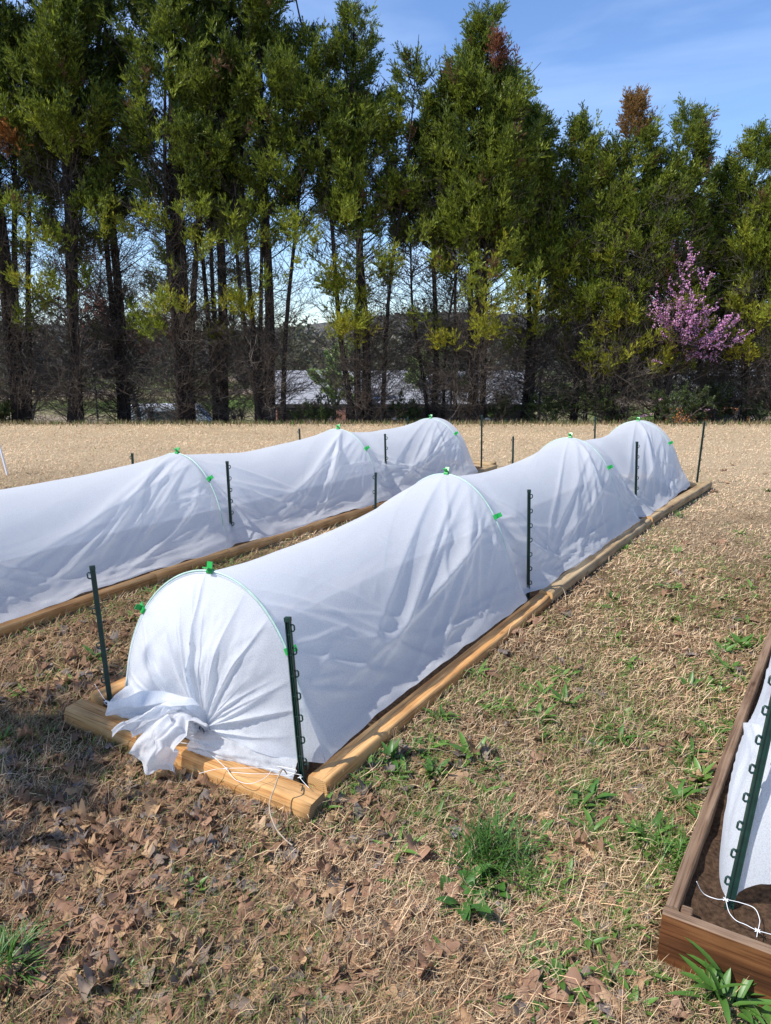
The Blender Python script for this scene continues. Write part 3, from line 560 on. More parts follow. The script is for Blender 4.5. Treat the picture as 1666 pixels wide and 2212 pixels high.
rt = Vector((1, 0, 0)); lf = Vector((-1, 0, 0))
def post_px(bx, by, tx, ty, hook, label, nh=7, hb=.0, sc=1.0, flip=0, lean=0.0):
    b = at(bx, by, hb); r = ray(tx, ty); t = atd(tx, ty, b.y+lean); b2_ = Vector((b.x, b.y, b.z-hb*.0))
    return make_post('step_in_post', b2_, t, hook, label, nh, sc, flip)
post_px(240, 1528, 200, 1228, Vector((-.8, -.3, 0)), 'dark green post at the left corner of the tied end', 4, .03, 1.1, lean=.03)
post_px(654, 1688, 622, 1340, Vector((.95, -.3, 0)), 'dark green post at the right corner of the tied end', 7, .03, 1.1, lean=.02)
post_px(1141, 1288, 1143, 1062, rt, 'green post by the second hoop on the right side of the near bed', 7, .03)
post_px(1372, 1121, 1376, 957, rt, 'green post by the third hoop on the right side of the near bed', 7, .03)
post_px(1506, 1038, 1522, 912, rt, 'green post at the far right corner of the near bed, leaning right', 5, .05)
post_px(811, 1150, 812, 1024, lf, 'green post behind the near cover, at its second hoop', 4, .02)
post_px(1107, 1040, 1109, 945, lf, 'short looking green post behind the near cover, at its third hoop', 4, .02)
post_px(1284, 990, 1286, 902, lf, 'green post behind the near cover, at its far end', 4, .02)
post_px(502, 1178, 491, 1000, rt, 'green post beside the nearest visible hoop of the far bed', 7, .04)
post_px(835, 1073, 832, 940, rt, 'green post beside the middle hoop of the far bed', 6, .04)
post_px(1040, 1004, 1041, 899, rt, 'green post at the far right corner of the far bed', 6, .04)
post_px(292, 1085, 286, 982, lf, 'green post tip showing above the far cover on the left', 3, .02)
post_px(651, 1010, 647, 928, lf, 'green post tip showing above the far cover beside its middle hoop', 3, .02)
post_px(882, 972, 881, 902, lf, 'green post tip against the trees behind the last hoop of the far bed', 3, .02)
# white stake at the left edge
wb = at(17, 1030, -.02); mb = MB(); tp = atd(-10, 930, wb.y); mb.tube([wb, wb.lerp(tp, .5), tp], .012, 4); mb.build('garden_stake', M['white'], label='white stake leaning at the left edge of the photo on the dry lawn', cat='stake')
# ------------------------------------------------------------------ box bed at bottom right
def board(name, A, B, thick, h, mat, label, up=(0, 0, 1), side=1, mat_top='stained_top', group=None, cat='board', bev=.004):
    """board with outer top edge A->B; thickness goes to the left of A->B when side=1"""
    A = Vector(A); B = Vector(B); ux = (B-A).normalized(); uy = Vector((0, 0, 1)).cross(ux).normalized()*side; uz = Vector((0, 0, 1)); L = (B-A).length
    K = max(4, int(L/.08)); prof = [(0, -bev), (bev, 0), (thick-bev, 0), (thick, -bev), (thick, -h), (0, -h)]; n = 6; vs = []; fs = []; mi = []; sd = random.random()*9
    for i in range(K+1):
        for j, (y, z) in enumerate(prof): vs.append((L*i/K, y*side+.0015*float(vnoise(i*.7+sd, j, 2)), z+(B.z-A.z)*0+.002*(float(vnoise(i*.5+sd, j*2, 6))-.5)*(j < 4)))
    for i in range(K):
        for j in range(n): fs.append((i*n+j, i*n+(j+1) % n, (i+1)*n+(j+1) % n, (i+1)*n+j)); mi.append(1 if j in (0, 1, 2) else 0)
    fs += [tuple(range(n-1, -1, -1)), tuple(K*n+j for j in range(n))]; mi += [0, 0]
    if side == 1: fs = [f[::-1] for f in fs]
    me = bpy.data.meshes.new(name); me.from_pydata(vs, [], fs); me.materials.append(M[mat]); me.materials.append(M[mat_top]); me.polygons.foreach_set('material_index', mi); me.update()
    o = bpy.data.objects.new(name, me); COL.objects.link(o); uyy = Vector((0, 0, 1)).cross(ux).normalized(); mw = Matrix((ux, uyy, ux.cross(uyy))).transposed().to_4x4(); mw.translation = A; o.matrix_world = mw
    return o
sA = at(1447, 1941, .19); sA2 = at(1672, 1333, .17)
sA2 = sA+(sA2-sA)*1.35
cornr = at(1431, 1972, .186); eB = at(1690, 2080, .185)
ed = (eB-cornr); ed.z *= .3; eB = cornr+ed*3.2
boxr = empty('planter_box', at(1426, 2075, 0), label='raised bed of brown stained boards at the bottom right corner', cat='planter')
def par(o, r):
    mwo = o.matrix_world.copy(); bpy.context.view_layer.update(); o.parent = r; o.matrix_parent_inverse = Matrix.Translation(r.location).inverted(); return o
bpy.context.view_layer.update()
ex = (eB-cornr).normalized(); ey = Vector((0, 0, 1)).cross(ex).normalized()
o = board('end_board', cornr, eB, .036, .25, 'stained', '', side=1); par(o, boxr)
s0 = cornr+ey*.0395+ex*.004; s1 = s0+(sA2-sA)
s0.z = cornr.z+.006; s1.z = float(terr(s1.x, s1.y))+.165
o = board('side_board', s0, s1, .04, .24, 'stained_top', '', side=-1); par(o, boxr)
mb = MB(); pc = s0+ex*.062+ey*.02; mb.box((0, 0, -.06), (.038, .036, .13)); o = mb.build('corner_peg', M['stained_top']); o.location = pc+Vector((0, 0, -.012)); o.rotation_euler = (0, 0, math.atan2(ex.y, ex.x)); par(o, boxr)
bd = o.modifiers.new('b', 'BEVEL'); bd.width = .008; bd.segments = 3
# soil in the box
na, nc = 70, 60; U, Vv = np.meshgrid(np.linspace(0, 1.15, na), np.linspace(0, 3.4, nc), indexing='ij'); sd_ = (s1-s0).normalized()
X = s0.x+ex.x*(U+.03)+sd_.x*Vv; Y = s0.y+ex.y*(U+.03)+sd_.y*Vv; Z = cornr.z-.045+(s1.z-s0.z)/3.3*Vv*.9+(fbm(X*16, Y*16, 6, 4)-.5)*.05
npmesh('garden_soil', np.stack([X, Y, Z], -1).reshape(-1, 3), grid_faces(na, nc), M['soil'], smooth=True, kind='stuff', label='crumbly brown soil in the corner of the stained planter', cat='soil')
# cover over the box bed
def cover3():
    rs = np.random.default_rng(77); na, nt_ = 240, 150; A, T = np.meshgrid(np.linspace(0, 1, na), np.linspace(0, 1, nt_), indexing='ij')
    base = s0+ex*.085+sd_*.16; hw = .52; a = A*3.0; r = np.clip(a/.28, 0, 1); r = np.sqrt(1-(1-r)**2)*.82+.18
    ph = PI*T; c = hw-hw*np.cos(ph)*(r*.2+.8); h = .80*np.sin(ph)**.75*r; a = a-.24*np.clip((c-.24)/.16, 0, 1)*np.exp(-a/.4)
    segs = []
    for k in range(50):
        t = rs.uniform(.01, .5); aa = rs.uniform(0, 2.6); segs.append((aa, t, aa+rs.uniform(.1, .7), t+rs.uniform(-.14, .14), rs.uniform(.006, .02), rs.uniform(.012, .045)))
    for k in range(14): segs.append((.05, rs.uniform(0, .6), rs.uniform(.2, .8), rs.uniform(.0, .5), .02, .03))
    D = (crease(a, T, segs)+(fbm(a*4, T*8, 5, 3)-.5)*.03)*np.clip(T/.22, 0, 1); c = c+(fbm(a*2.5, a*0, 9, 2)-.35)*.05*np.clip(1-T*4, 0, 1); c = c-D*np.cos(ph); h = h+D*.7
    X = base.x+ex.x*c+sd_.x*a-D*.4*ex.y*0; Y = base.y+ex.y*c+sd_.y*a; Z = cornr.z-.03+(s1.z-s0.z)/3.3*a*.9+h
    return np.stack([X, Y, Z], -1).reshape(-1, 3), grid_faces(na, nt_)
V3, F3 = cover3()
ro3 = empty('row_cover', s0+ex*.5+sd_*.3, label='white row cover inside the brown planter at the right edge', cat='row cover', group='white row covers over the beds'); o = npmesh('tunnel_sheet', V3, F3, M['cloth'], smooth=True); par(o, ro3)
pb = at(1577, 1950, .17); pt_ = atd(1672, 1520, pb.y+.03)
d_ = (pt_-pb); pt2 = pb+d_*1.15
make_post('step_in_post', pb-d_*.04, pt2, Vector((-1, .25, 0)), 'large dark green post in the brown planter at the right edge', 8, 1.15, flip=1)
# ------------------------------------------------------------------ plastic netting
def strand(name, pts, r, nodes, label, mat='net', group=None, cat='netting'):
    mb = MB(); 
    for pl in pts:
        P = [Vector(p) for p in pl]; Q = []
        for i in range(len(P)-1):
            p0 = P[max(i-1, 0)]; p1 = P[i]; p2 = P[i+1]; p3 = P[min(i+2, len(P)-1)]
            for f in np.linspace(0, 1, 9)[:-1]: Q.append(.5*((2*p1)+(p2-p0)*f+(2*p0-5*p1+4*p2-p3)*f*f+(3*p1-p0-3*p2+p3)*f**3))
        Q.append(P[-1]); mb.tube(Q, r, 5)
    for nd in nodes:
        for an in (0, PI/2, PI, 1.5*PI):
            mb.tube([Vector(nd), Vector(nd)+Vector((math.cos(an+.3), math.sin(an+.3), 0))*.011], [r*2.4, r*.9], 5)
    return mb.build(name, M[mat], smooth=True, label=label, cat=cat, group=group)
px = lambda vx, vy, h=.075: at(vx, vy, h+.03)
strand('plastic_netting', [[px(385, 1604), px(417, 1609, .09), px(455, 1630, .075), px(489, 1660, .078), px(497, 1672, .078), px(512, 1686, .076), px(540, 1693, .08), px(568, 1683, .085), px(581, 1672, .09), px(588, 1660, .1)],
     [px(430, 1671, .06), px(460, 1663, .085), px(489, 1660, .078), px(535, 1659, .085), px(580, 1660, .08), px(640, 1672, .08), px(652, 1675, .08)],
     [px(500, 1668, .08), px(540, 1671, .085), px(585, 1672, .08), px(625, 1676, .08)], [px(625, 1676, .08), px(640, 1664, .09), px(600, 1655, .07)], [px(648, 1680, .08), px(660, 1694, .078), px(668, 1702, .078)]],
     .0010, [px(489, 1660, .08), px(649, 1679, .082)], 'torn white plastic netting strands lying on the timber at the tied end')
strand('plastic_netting', [[px(205, 1478, .06), px(222, 1505, .1), px(229, 1514, .1), px(240, 1527, .09), px(255, 1532, .09)], [px(229, 1514, .1), px(226, 1519, .08), px(240, 1527, .09)]], .0010, [px(229, 1515, .1)], 'white netting strand looped around the left corner post')
zz = .16
strand('plastic_netting', [[px(1505, 1904, zz+.05), px(1520, 1930, zz), px(1548, 1942, zz), px(1568, 1943, zz), px(1600, 1950, zz), px(1630, 1962, zz), px(1641, 1985, zz), px(1640, 2000, zz), px(1637, 2010, zz)],
     [px(1568, 1943, zz), px(1575, 1970, zz), px(1590, 1988, zz), px(1610, 1997, zz), px(1637, 2010, zz), px(1680, 2022, zz)], [px(1568, 1943, zz), px(1567, 1932, zz+.02)], [px(1637, 2010, zz), px(1635, 2024, zz)]],
     .0011, [px(1568, 1943, zz), px(1637, 2010, zz)], 'white netting strands on the soil inside the brown planter')
strand('dry_stem', [[px(610, 1662, .16), px(603, 1674, .17), px(594, 1700, .13), px(584, 1728, .09), px(583, 1752, .06), px(590, 1775, .05), px(600, 1795, .03), px(618, 1815, .015), px(632, 1826, .01)], [px(603, 1668, .165), px(612, 1662, .15), px(620, 1672, .12)]], .0028, [], 'dry grey vine stem bent over the right end of the front timber', 'stem', cat='stem')
# ------------------------------------------------------------------ fallen leaves
def oak_leaf(L, W, seed, lobes=3.5, curl=.5):
    rs = np.random.default_rng(seed); nu = 30; t = np.linspace(0, 1, nu); ph = rs.uniform(-.3, .3)
    cols = np.array([-1, -.5, 0, .5, 1.]); V = []
    tp = [1+.25*(rs.random(5)-.5) for _ in range(2)]
    for i, u in enumerate(t):
        env = math.sin(PI*min(max(u*.96+.02, 0), 1))**.55*(.75+.35*math.sin(PI*u*.9))
        for j, c in enumerate(cols):
            s = 0 if c < 0 else 1
            lob = .22+.78*abs(math.sin(PI*(lobes*u+ph*s+.1)))**.75
            if u < .04: lob = .1; 
            y = c*W*.5*env*(lob if abs(c) > .9 else (.3+.7*lob)); x = u*L+abs(c)*(.10*L*(lob-.4))*(1 if u < .85 else 0)
            V.append([x, y, 0])
    V = np.array(V); cx = rs.uniform(-1, 1)*curl; cy = rs.uniform(.2, 1.3)*curl*rs.choice([1, -1], p=[.7, .3]); tw = rs.uniform(-1.2, 1.2)*curl
    x, y = V[:, 0].copy(), V[:, 1].copy(); V[:, 2] = cx*(x-L/2)**2/L*1.1+cy*np.abs(y)**1.6/W**.6*.9+(vnoise(x*45+seed, y*45, seed)-.5)*.018+tw*(x-L/2)*y/L*.8
    st = len(V); V = np.vstack([V, [[-.25*L, -.0012, .004], [-.25*L, .0012, .004], [0, .0015, V[2, 2]], [0, -.0015, V[2, 2]]]])
    V[:, 0] -= L/2; V[:, 2] -= V[:, 2].mean()
    F = grid_faces(nu, 5); return V, np.vstack([F, [[st, st+1, st+2, st+3]]])
leafV = [oak_leaf(1.0*.13, rng.uniform(.07, .10), s, rng.choice([2.5, 3.5, 3.0]), rng.uniform(.6, 2.0)) for s in range(14)]
def leaf_density(vx, vy):
    a, b = vx, vy; d = .10
    d += 1.0*math.exp(-((a-350)/330)**2-((b-1740)/130)**2)+.9*math.exp(-((a-250)/260)**2-((b-1430)/110)**2)+.65*math.exp(-((a-420)/420)**2-((b-2050)/170)**2)
    d += .8*math.exp(-((a-760)/60)**2-((b-1760)/60)**2)+.5*math.exp(-((a-1150)/90)**2-((b-1830)/60)**2)+.35*math.exp(-((a-1560)/90)**2-((b-1650)/200)**2)
    return min(d, 1)
meshes = {}
def leafmesh(k, cl):
    if (k, cl) not in meshes:
        V, F = leafV[k]; me = bpy.data.meshes.new('oak_leaf'); me.from_pydata(V.tolist(), [], F.tolist()); me.materials.append(M['leaf_'+cl]); me.polygons.foreach_set('use_smooth', [True]*len(F)); me.update(); meshes[(k, cl)] = me
    return meshes[(k, cl)]
LBL = {'brown': 'fallen brown lobed oak leaf lying curled on the dry lawn', 'tan': 'fallen orange tan oak leaf lying on the dry lawn', 'grey': 'fallen grey brown withered oak leaf lying on the dry lawn'}
def put_leaf(x, y, sc, cl, label=None, h=.006, tilt=.15):
    o = bpy.data.objects.new('oak_leaf', leafmesh(random.randrange(14), cl)); COL.objects.link(o)
    o.location = (x, y, float(gz(x, y))+h+random.random()*.018); o.rotation_euler = (random.gauss(0, tilt), random.gauss(0, tilt), random.uniform(0, 2*PI)); o.scale = (sc, sc*random.uniform(.85, 1.15), sc)
    tag(o, label=label or LBL[cl], cat='leaf', group='fallen '+cl+' oak leaves on the lawn')
SPEC = [(810, 1732, 'tan', 1.25), (985, 1880-200, 'tan', 1.0), (905, 1845, 'brown', 1.35), (1195, 1925-60, 'tan', 1.2), (1250, 2170, 'brown', 1.5), (870, 2170, 'tan', 1.45), (1165, 1640, 'brown', .9), (1590, 1568, 'tan', 1.0), (1240, 1840, 'brown', 1.1), (1010, 1895, 'tan', .9), (770, 1740, 'brown', 1.2), (830, 1755, 'brown', 1.1), (520, 1990, 'brown', 1.3), (360, 1745, 'brown', 1.3), (270, 1730, 'grey', 1.2), (620, 2010, 'tan', .9), (700, 1880, 'brown', 1.3), (1540, 1700-100, 'tan', .8), (1520, 1960-120, 'brown', .9), (1470, 1075, 'tan', .9), (1570, 1045, 'tan', .7), (1150, 1345, 'brown', 1.1), (1115, 1370, 'brown', 1.1), (1480, 1270, 'brown', .8)]
cnt = 0
for vx, vy, cl, s in SPEC:
    p = at(vx, vy, 0)
    if not inside_beds(np.float64(p.x), np.float64(p.y)): put_leaf(p.x, p.y, s, cl); cnt += 1
ls = random.Random(5)
LP = []
while len(LP) < 1700:
    u = ls.random(); vy = 1000+1230*u**.75; vx = ls.uniform(-60, 1720)
    if ls.random() > leaf_density(vx, vy): continue
    p = at(vx, vy, 0)
    if inside_beds(np.float64(p.x), np.float64(p.y)): continue
    LP.append((p.x, p.y, ls.uniform(.3, .98), ls.choice(['brown']*6+['tan']*2+['grey']*2), vy))
LP.sort(key=lambda q: -(q[2]/q[1]))
for x, y, s, cl, vy in LP[:276-0]: put_leaf(x, y, s, cl)
# the rest as litter
def merge(items, variants):
    Vs, Fs, Cs = [], [], []; b = 0
    for (x, y, s, cl, _) in items:
        V, F = variants[ls.randrange(len(variants))]; a = ls.uniform(0, 2*PI); ca, sa = math.cos(a), math.sin(a); tx, ty = ls.gauss(0, .18), ls.gauss(0, .18)
        W = V*s; Z = W[:, 2]+W[:, 0]*tx+W[:, 1]*ty; q = np.stack([W[:, 0]*ca-W[:, 1]*sa+x, W[:, 0]*sa+W[:, 1]*ca+y, Z+float(gz(x, y))+.015], -1)
        c = {'brown': (.25, .145, .09), 'tan': (.42, .27, .15), 'grey': (.22, .18, .16)}[cl]; c = np.array(c)*ls.uniform(.6, 1.3); Vs.append(q); Fs.append(F+b); Cs.append(np.tile(c, (len(V), 1))); b += len(V)
    return np.vstack(Vs), np.vstack(Fs), np.vstack(Cs)
V, F, C = merge(LP[276:], leafV); npmesh('leaf_litter', V, F, M['thatch'], col=C, smooth=True, kind='stuff', label='scatter of small broken brown leaves over the dry lawn', cat='leaves')
frag = []
while len(frag) < 3800:
    vy = 1000+1230*ls.random()**.8; vx = ls.uniform(-60, 1720)
    if ls.random() > .25+.75*leaf_density(vx, vy): continue
    p = at(vx, vy, 0)
    if inside_beds(np.float64(p.x), np.float64(p.y)): continue
    frag.append((p.x, p.y, ls.uniform(.10, .3), ls.choice(['brown', 'tan', 'grey', 'brown']), 0))
small = [(V[::1], F) for V, F in leafV[:5]]
V, F, C = merge(frag, small); npmesh('leaf_fragments', V, F, M['thatch'], col=C, smooth=True, kind='stuff', label='tiny crumbled leaf bits mixed into the dry thatch', cat='leaves')
# ------------------------------------------------------------------ weeds
def lance(L, W, az, el, arch, nu=9, tipw=.75, wob=0):
    """one leaf from the origin: returns verts (nu*3), faces"""
    V = []; p = np.zeros(3); e = el; st = L/(nu-1); side = np.array([-math.sin(az), math.cos(az), 0])
    for i in range(nu):
        u = i/(nu-1); w = W*.5*(math.sin(PI*min(u**tipw*.93+.07, 1))**.9+.06)*(1 if i < nu-1 else .1)
        nrm = np.array([-math.cos(az)*math.sin(e), -math.sin(az)*math.sin(e), math.cos(e)])
        for c in (-1, 0, 1): V.append(p+side*c*w+nrm*(abs(c)*w*.35)+nrm*wob*math.sin(u*12+c))
        p = p+np.array([math.cos(az)*math.cos(e), math.sin(az)*math.cos(e), math.sin(e)])*st; e -= arch/(nu-1)
    return np.array(V), grid_faces(nu, 3)
def rosette(n, L, W, seed, el=(.25, 1.1), arch=(.5, 1.5), tipw=1.0, wob=0., spread=.005):
    rs = np.random.default_rng(seed); Vs, Fs = [], []; b = 0
    for i in range(n):
        V, F = lance(L*rs.uniform(.55, 1.1), W*rs.uniform(.7, 1.15), i*2.4+rs.uniform(-.4, .4), rs.uniform(*el), rs.uniform(*arch), tipw=tipw, wob=wob)
        V = V+np.array([rs.normal(0, spread), rs.normal(0, spread), 0]); Vs.append(V); Fs.append(F+b); b += len(V)
    return np.vstack(Vs), np.vstack(Fs)
def weedmesh(name, V, F, mat):
    me = bpy.data.meshes.new(name); me.from_pydata(V.tolist(), [], F.tolist()); me.materials.append(M[mat]); me.polygons.foreach_set('use_smooth', [True]*len(F)); me.update(); return me
wm = [weedmesh('weed', *rosette(random.randint(5, 12), random.uniform(.05, .085), random.uniform(.010, .017), s, el=(.1, .9), arch=(.2, 1.2)), 'weed') for s in range(10)]
def put_weed(me, x, y, sc, name, label, cat, group=None, rz=None):
    o = bpy.data.objects.new(name, me); COL.objects.link(o); o.location = (x, y, float(gz(x, y))-.002); o.rotation_euler = (random.gauss(0, .12), random.gauss(0, .12), random.uniform(0, 6.28) if rz is None else rz); o.scale = (sc,)*3; return tag(o, label=label, cat=cat, group=group)
def wdens(vx, vy, x, y):
    a, c = bed_ac(np.float64(x), np.float64(y)); 
    if 1.2 < c < 2.35: return .5
    if c < 0: return .16+.8*float(gmask(np.float64(x), np.float64(y)))+(.5 if c < -.9 else 0)
    return .14
k = 0; WL = {'strip': 'small green weed rosette in the strip between the two beds', 'right': 'small green plantain weed in the lawn right of the near bed', 'left': 'small green weed among the dead leaves in the lawn in front'}
while k < 295:
    u = ls.random(); vy = 1040+1170*u**.9; vx = ls.uniform(-30, 1700); p = at(vx, vy, 0)
    if inside_beds(np.float64(p.x), np.float64(p.y)) or ls.random() > wdens(vx, vy, p.x, p.y): continue
    a, c = bed_ac(np.float64(p.x), np.float64(p.y)); z = 'strip' if 1.2 < c < 2.35 and a > -.3 else ('right' if c < 0 and a > -.5 else 'left')
    put_weed(wm[k % 10], p.x, p.y, ls.uniform(.8, 1.8)*(.55 if z == 'left' else 1), 'weed_rosette', WL[z], 'weed', 'small green weeds '+{'strip': 'between the beds', 'right': 'right of the near bed', 'left': 'in front of the beds'}[z]); k += 1
def special(vx, vy, V, F, mat, name, label, cat):
    p = at(vx, vy, 0); o = put_weed(weedmesh(name, V, F, mat), p.x, p.y, 1, name, label, cat); o.rotation_euler = (0, 0, random.uniform(0, 6)); return o
V, F = rosette(46, .11, .052, 101, el=(.3, 1.3), arch=(.5, 1.5), tipw=.8, spread=.055); special(1010, 1925, V, F, 'weed_dark', 'broad_leaf_weed', 'bright green broad leaved weed clump below the grass tuft, centre front', 'weed')
V, F = rosette(330, .19, .0048, 102, el=(.6, 1.5), arch=(.2, 1.5), spread=.06); special(1058, 1855, V, F, 'weed', 'grass_tuft', 'tall dark green grass tuft in front, above the broad leaved weed', 'grass tuft')
V, F = rosette(240, .13, .0045, 103, el=(.2, 1.1), arch=(.1, 1.3), spread=.07); special(1140, 1895, V, F, 'weed', 'grass_tuft', 'low spreading green grass tuft right of the tall one', 'grass tuft')
V, F = rosette(160, .18, .005, 104, el=(.5, 1.4), arch=(.2, 1.4), spread=.03); special(8, 2100, V, F, 'weed', 'grass_tuft', 'green grass tuft cut by the left edge of the photo', 'grass tuft')
V, F = rosette(30, .21, .026, 105, el=(.5, 1.35), arch=(.3, 1.3), tipw=1.15, spread=.035); special(1560, 2165, V, F, 'weed_dark', 'plantain', 'large plantain with upright ribbed leaves in front of the stained board', 'plantain')
V, F = rosette(16, .12, .035, 106, el=(.2, 1.2), arch=(.3, 1.3), tipw=1.0, spread=.03); special(1640, 2175, V, F, 'weed_dark', 'plantain', 'broad leaved plantain at the bottom right edge of the photo', 'plantain')
V, F = rosette(200, .15, .0045, 107, el=(.3, 1.3), arch=(.1, 1.5), spread=.06); special(1452, 1845, V, F, 'weed', 'grass_tuft', 'green grass tuft against the side board of the brown planter', 'grass tuft')
V, F = rosette(140, .18, .006, 108, el=(.6, 1.4), arch=(.2, 1.2), spread=.05); special(1360, 1108-6, V, F, 'weed', 'grass_tuft', 'green grass tuft against the far end of the right timbers', 'grass tuft')
V, F = rosette(16, .12, .025, 109, el=(.2, 1.2), arch=(.3, 1.3), spread=.01); special(845, 1640, V, F, 'weed_dark', 'broad_leaf_weed', 'green leafy weed beside the nearest right timber', 'weed')
V, F = rosette(14, .12, .024, 110, el=(.1, .9), arch=(.3, 1.0), spread=.01); special(1275, 1735, V, F, 'weed_dark', 'plantain', 'plantain rosette in the lawn between the near bed and the planter', 'plantain')
V, F = rosette(14, .13, .022, 111, el=(.1, .9), arch=(.3, 1.0), spread=.01); special(1400, 1800, V, F, 'weed_dark', 'plantain', 'plantain rosette beside the side board of the planter', 'plantain')
V, F = rosette(8, .07, .03, 112, el=(.1, .9), arch=(.3, 1.0), spread=.02); special(712, 1795, V, F, 'weed_dark', 'broad_leaf_weed', 'small round leaved green weed at the right end of the front timber', 'weed')
for i, (vx, vy) in enumerate([(1490, 1640), (1540, 1590), (1510, 1700), (1570, 1450), (1600, 1400), (1460, 1740)]):
    V, F = rosette(18, .14, .022, 120+i, el=(.15, 1.1), arch=(.3, 1.2), spread=.015); o = special(vx, vy, V, F, 'weed', 'plantain', 'leafy plantain growing along the side board of the brown planter', 'plantain'); o['group'] = 'plantains along the planter'
# coarse dry weeds along the crest
def crest():
    n = 9000; x = rng.uniform(-11, 12, n); y = rng.normal(14.9, .35, n); z = terr(x, y); L = rng.uniform(.03, .13, n); az = rng.uniform(0, 6.28, n); el = rng.uniform(.6, 1.5, n)
    e = np.stack([np.cos(az)*np.cos(el), np.sin(az)*np.cos(el), np.sin(el)], -1)*L[:, None]; b = np.stack([x, y, z], -1); w_ = np.stack([-np.sin(az), np.cos(az), 0*az], -1)*.009
    V = np.stack([b-w_, b+w_, b+e], 1).reshape(-1, 3); F = np.arange(n*3).reshape(-1, 3); t = rng.random(n)[:, None]; g = rng.random(n)[:, None] < .3
    c = np.where(g, np.array([.08, .13, .03]), np.array([.28, .215, .125]))*(.5+t); npmesh('crest_weeds', V, F, M['thatch'], col=np.repeat(c, 3, 0), kind='stuff', label='ragged fringe of uncut dry grass under the tree row', cat='grass')
crest()
# ------------------------------------------------------------------ cypress trees
def plume_tpl(seed, n=104):
    """feathery spray: narrow pointed scales along a curved axis, unit length along +z"""
    rs = np.random.default_rng(seed); V = []
    subs = 8
    for s in range(subs):
        z0 = rs.uniform(0, .62); az = s*2.4+rs.uniform(-.4, .4); el = rs.uniform(.45, .95); d = np.array([math.cos(az)*math.cos(el), math.sin(az)*math.cos(el), math.sin(el)]); L = rs.uniform(.28, .5)*(1.15-z0*.6); o = np.array([0, 0, z0])
        if s == 0: d = np.array([.05, .02, 1]); o = np.array([0, 0, .35]); L = .65
        m = n//subs
        for k in range(m):
            t = k/m; p = o+d*L*t; a2 = rs.uniform(0, 6.28); q = np.array([math.cos(a2), math.sin(a2), rs.uniform(.0, .6)]); e = d*.8+q*.75*(1-.5*t)+np.array([0, 0, .25]); e = e/np.linalg.norm(e)*rs.uniform(.12, .27)*(1-.35*t)
            sd = np.cross(e, rs.normal(size=3)); sd = sd/np.linalg.norm(sd)*rs.uniform(.013, .027); V.append([p-sd*.6+e*.1, p+e*.45+sd, p+e, p+e*.45-sd])
    return np.array(V)  # (m,4,3)
PT = [plume_tpl(s) for s in range(6)]
def place_plumes(pos, dr, size, rs):
    Vs = []; idx = rs.integers(0, 6, len(pos)); order = []
    up = np.array([0, 0, 1.]); d = dr/np.linalg.norm(dr, axis=1, keepdims=True); r = rs.normal(size=d.shape); u = np.cross(d, r); u /= np.linalg.norm(u, axis=1, keepdims=True); w_ = np.cross(d, u)
    for k in range(6):
        s = np.where(idx == k)[0]; T = PT[k]
        V = (T[None, :, :, 0:1]*u[s][:, None, None, :]+T[None, :, :, 1:2]*w_[s][:, None, None, :]+T[None, :, :, 2:3]*d[s][:, None, None, :])*size[s][:, None, None, None]+pos[s][:, None, None, :]
        Vs.append(V); order.append(s)
    return Vs, order
def quadbez(a, b, c, k):
    t = np.linspace(0, 1, k)[None, :, None]; return a[:, None]*(1-t)**2+2*b[:, None]*t*(1-t)+c[:, None]*t*t
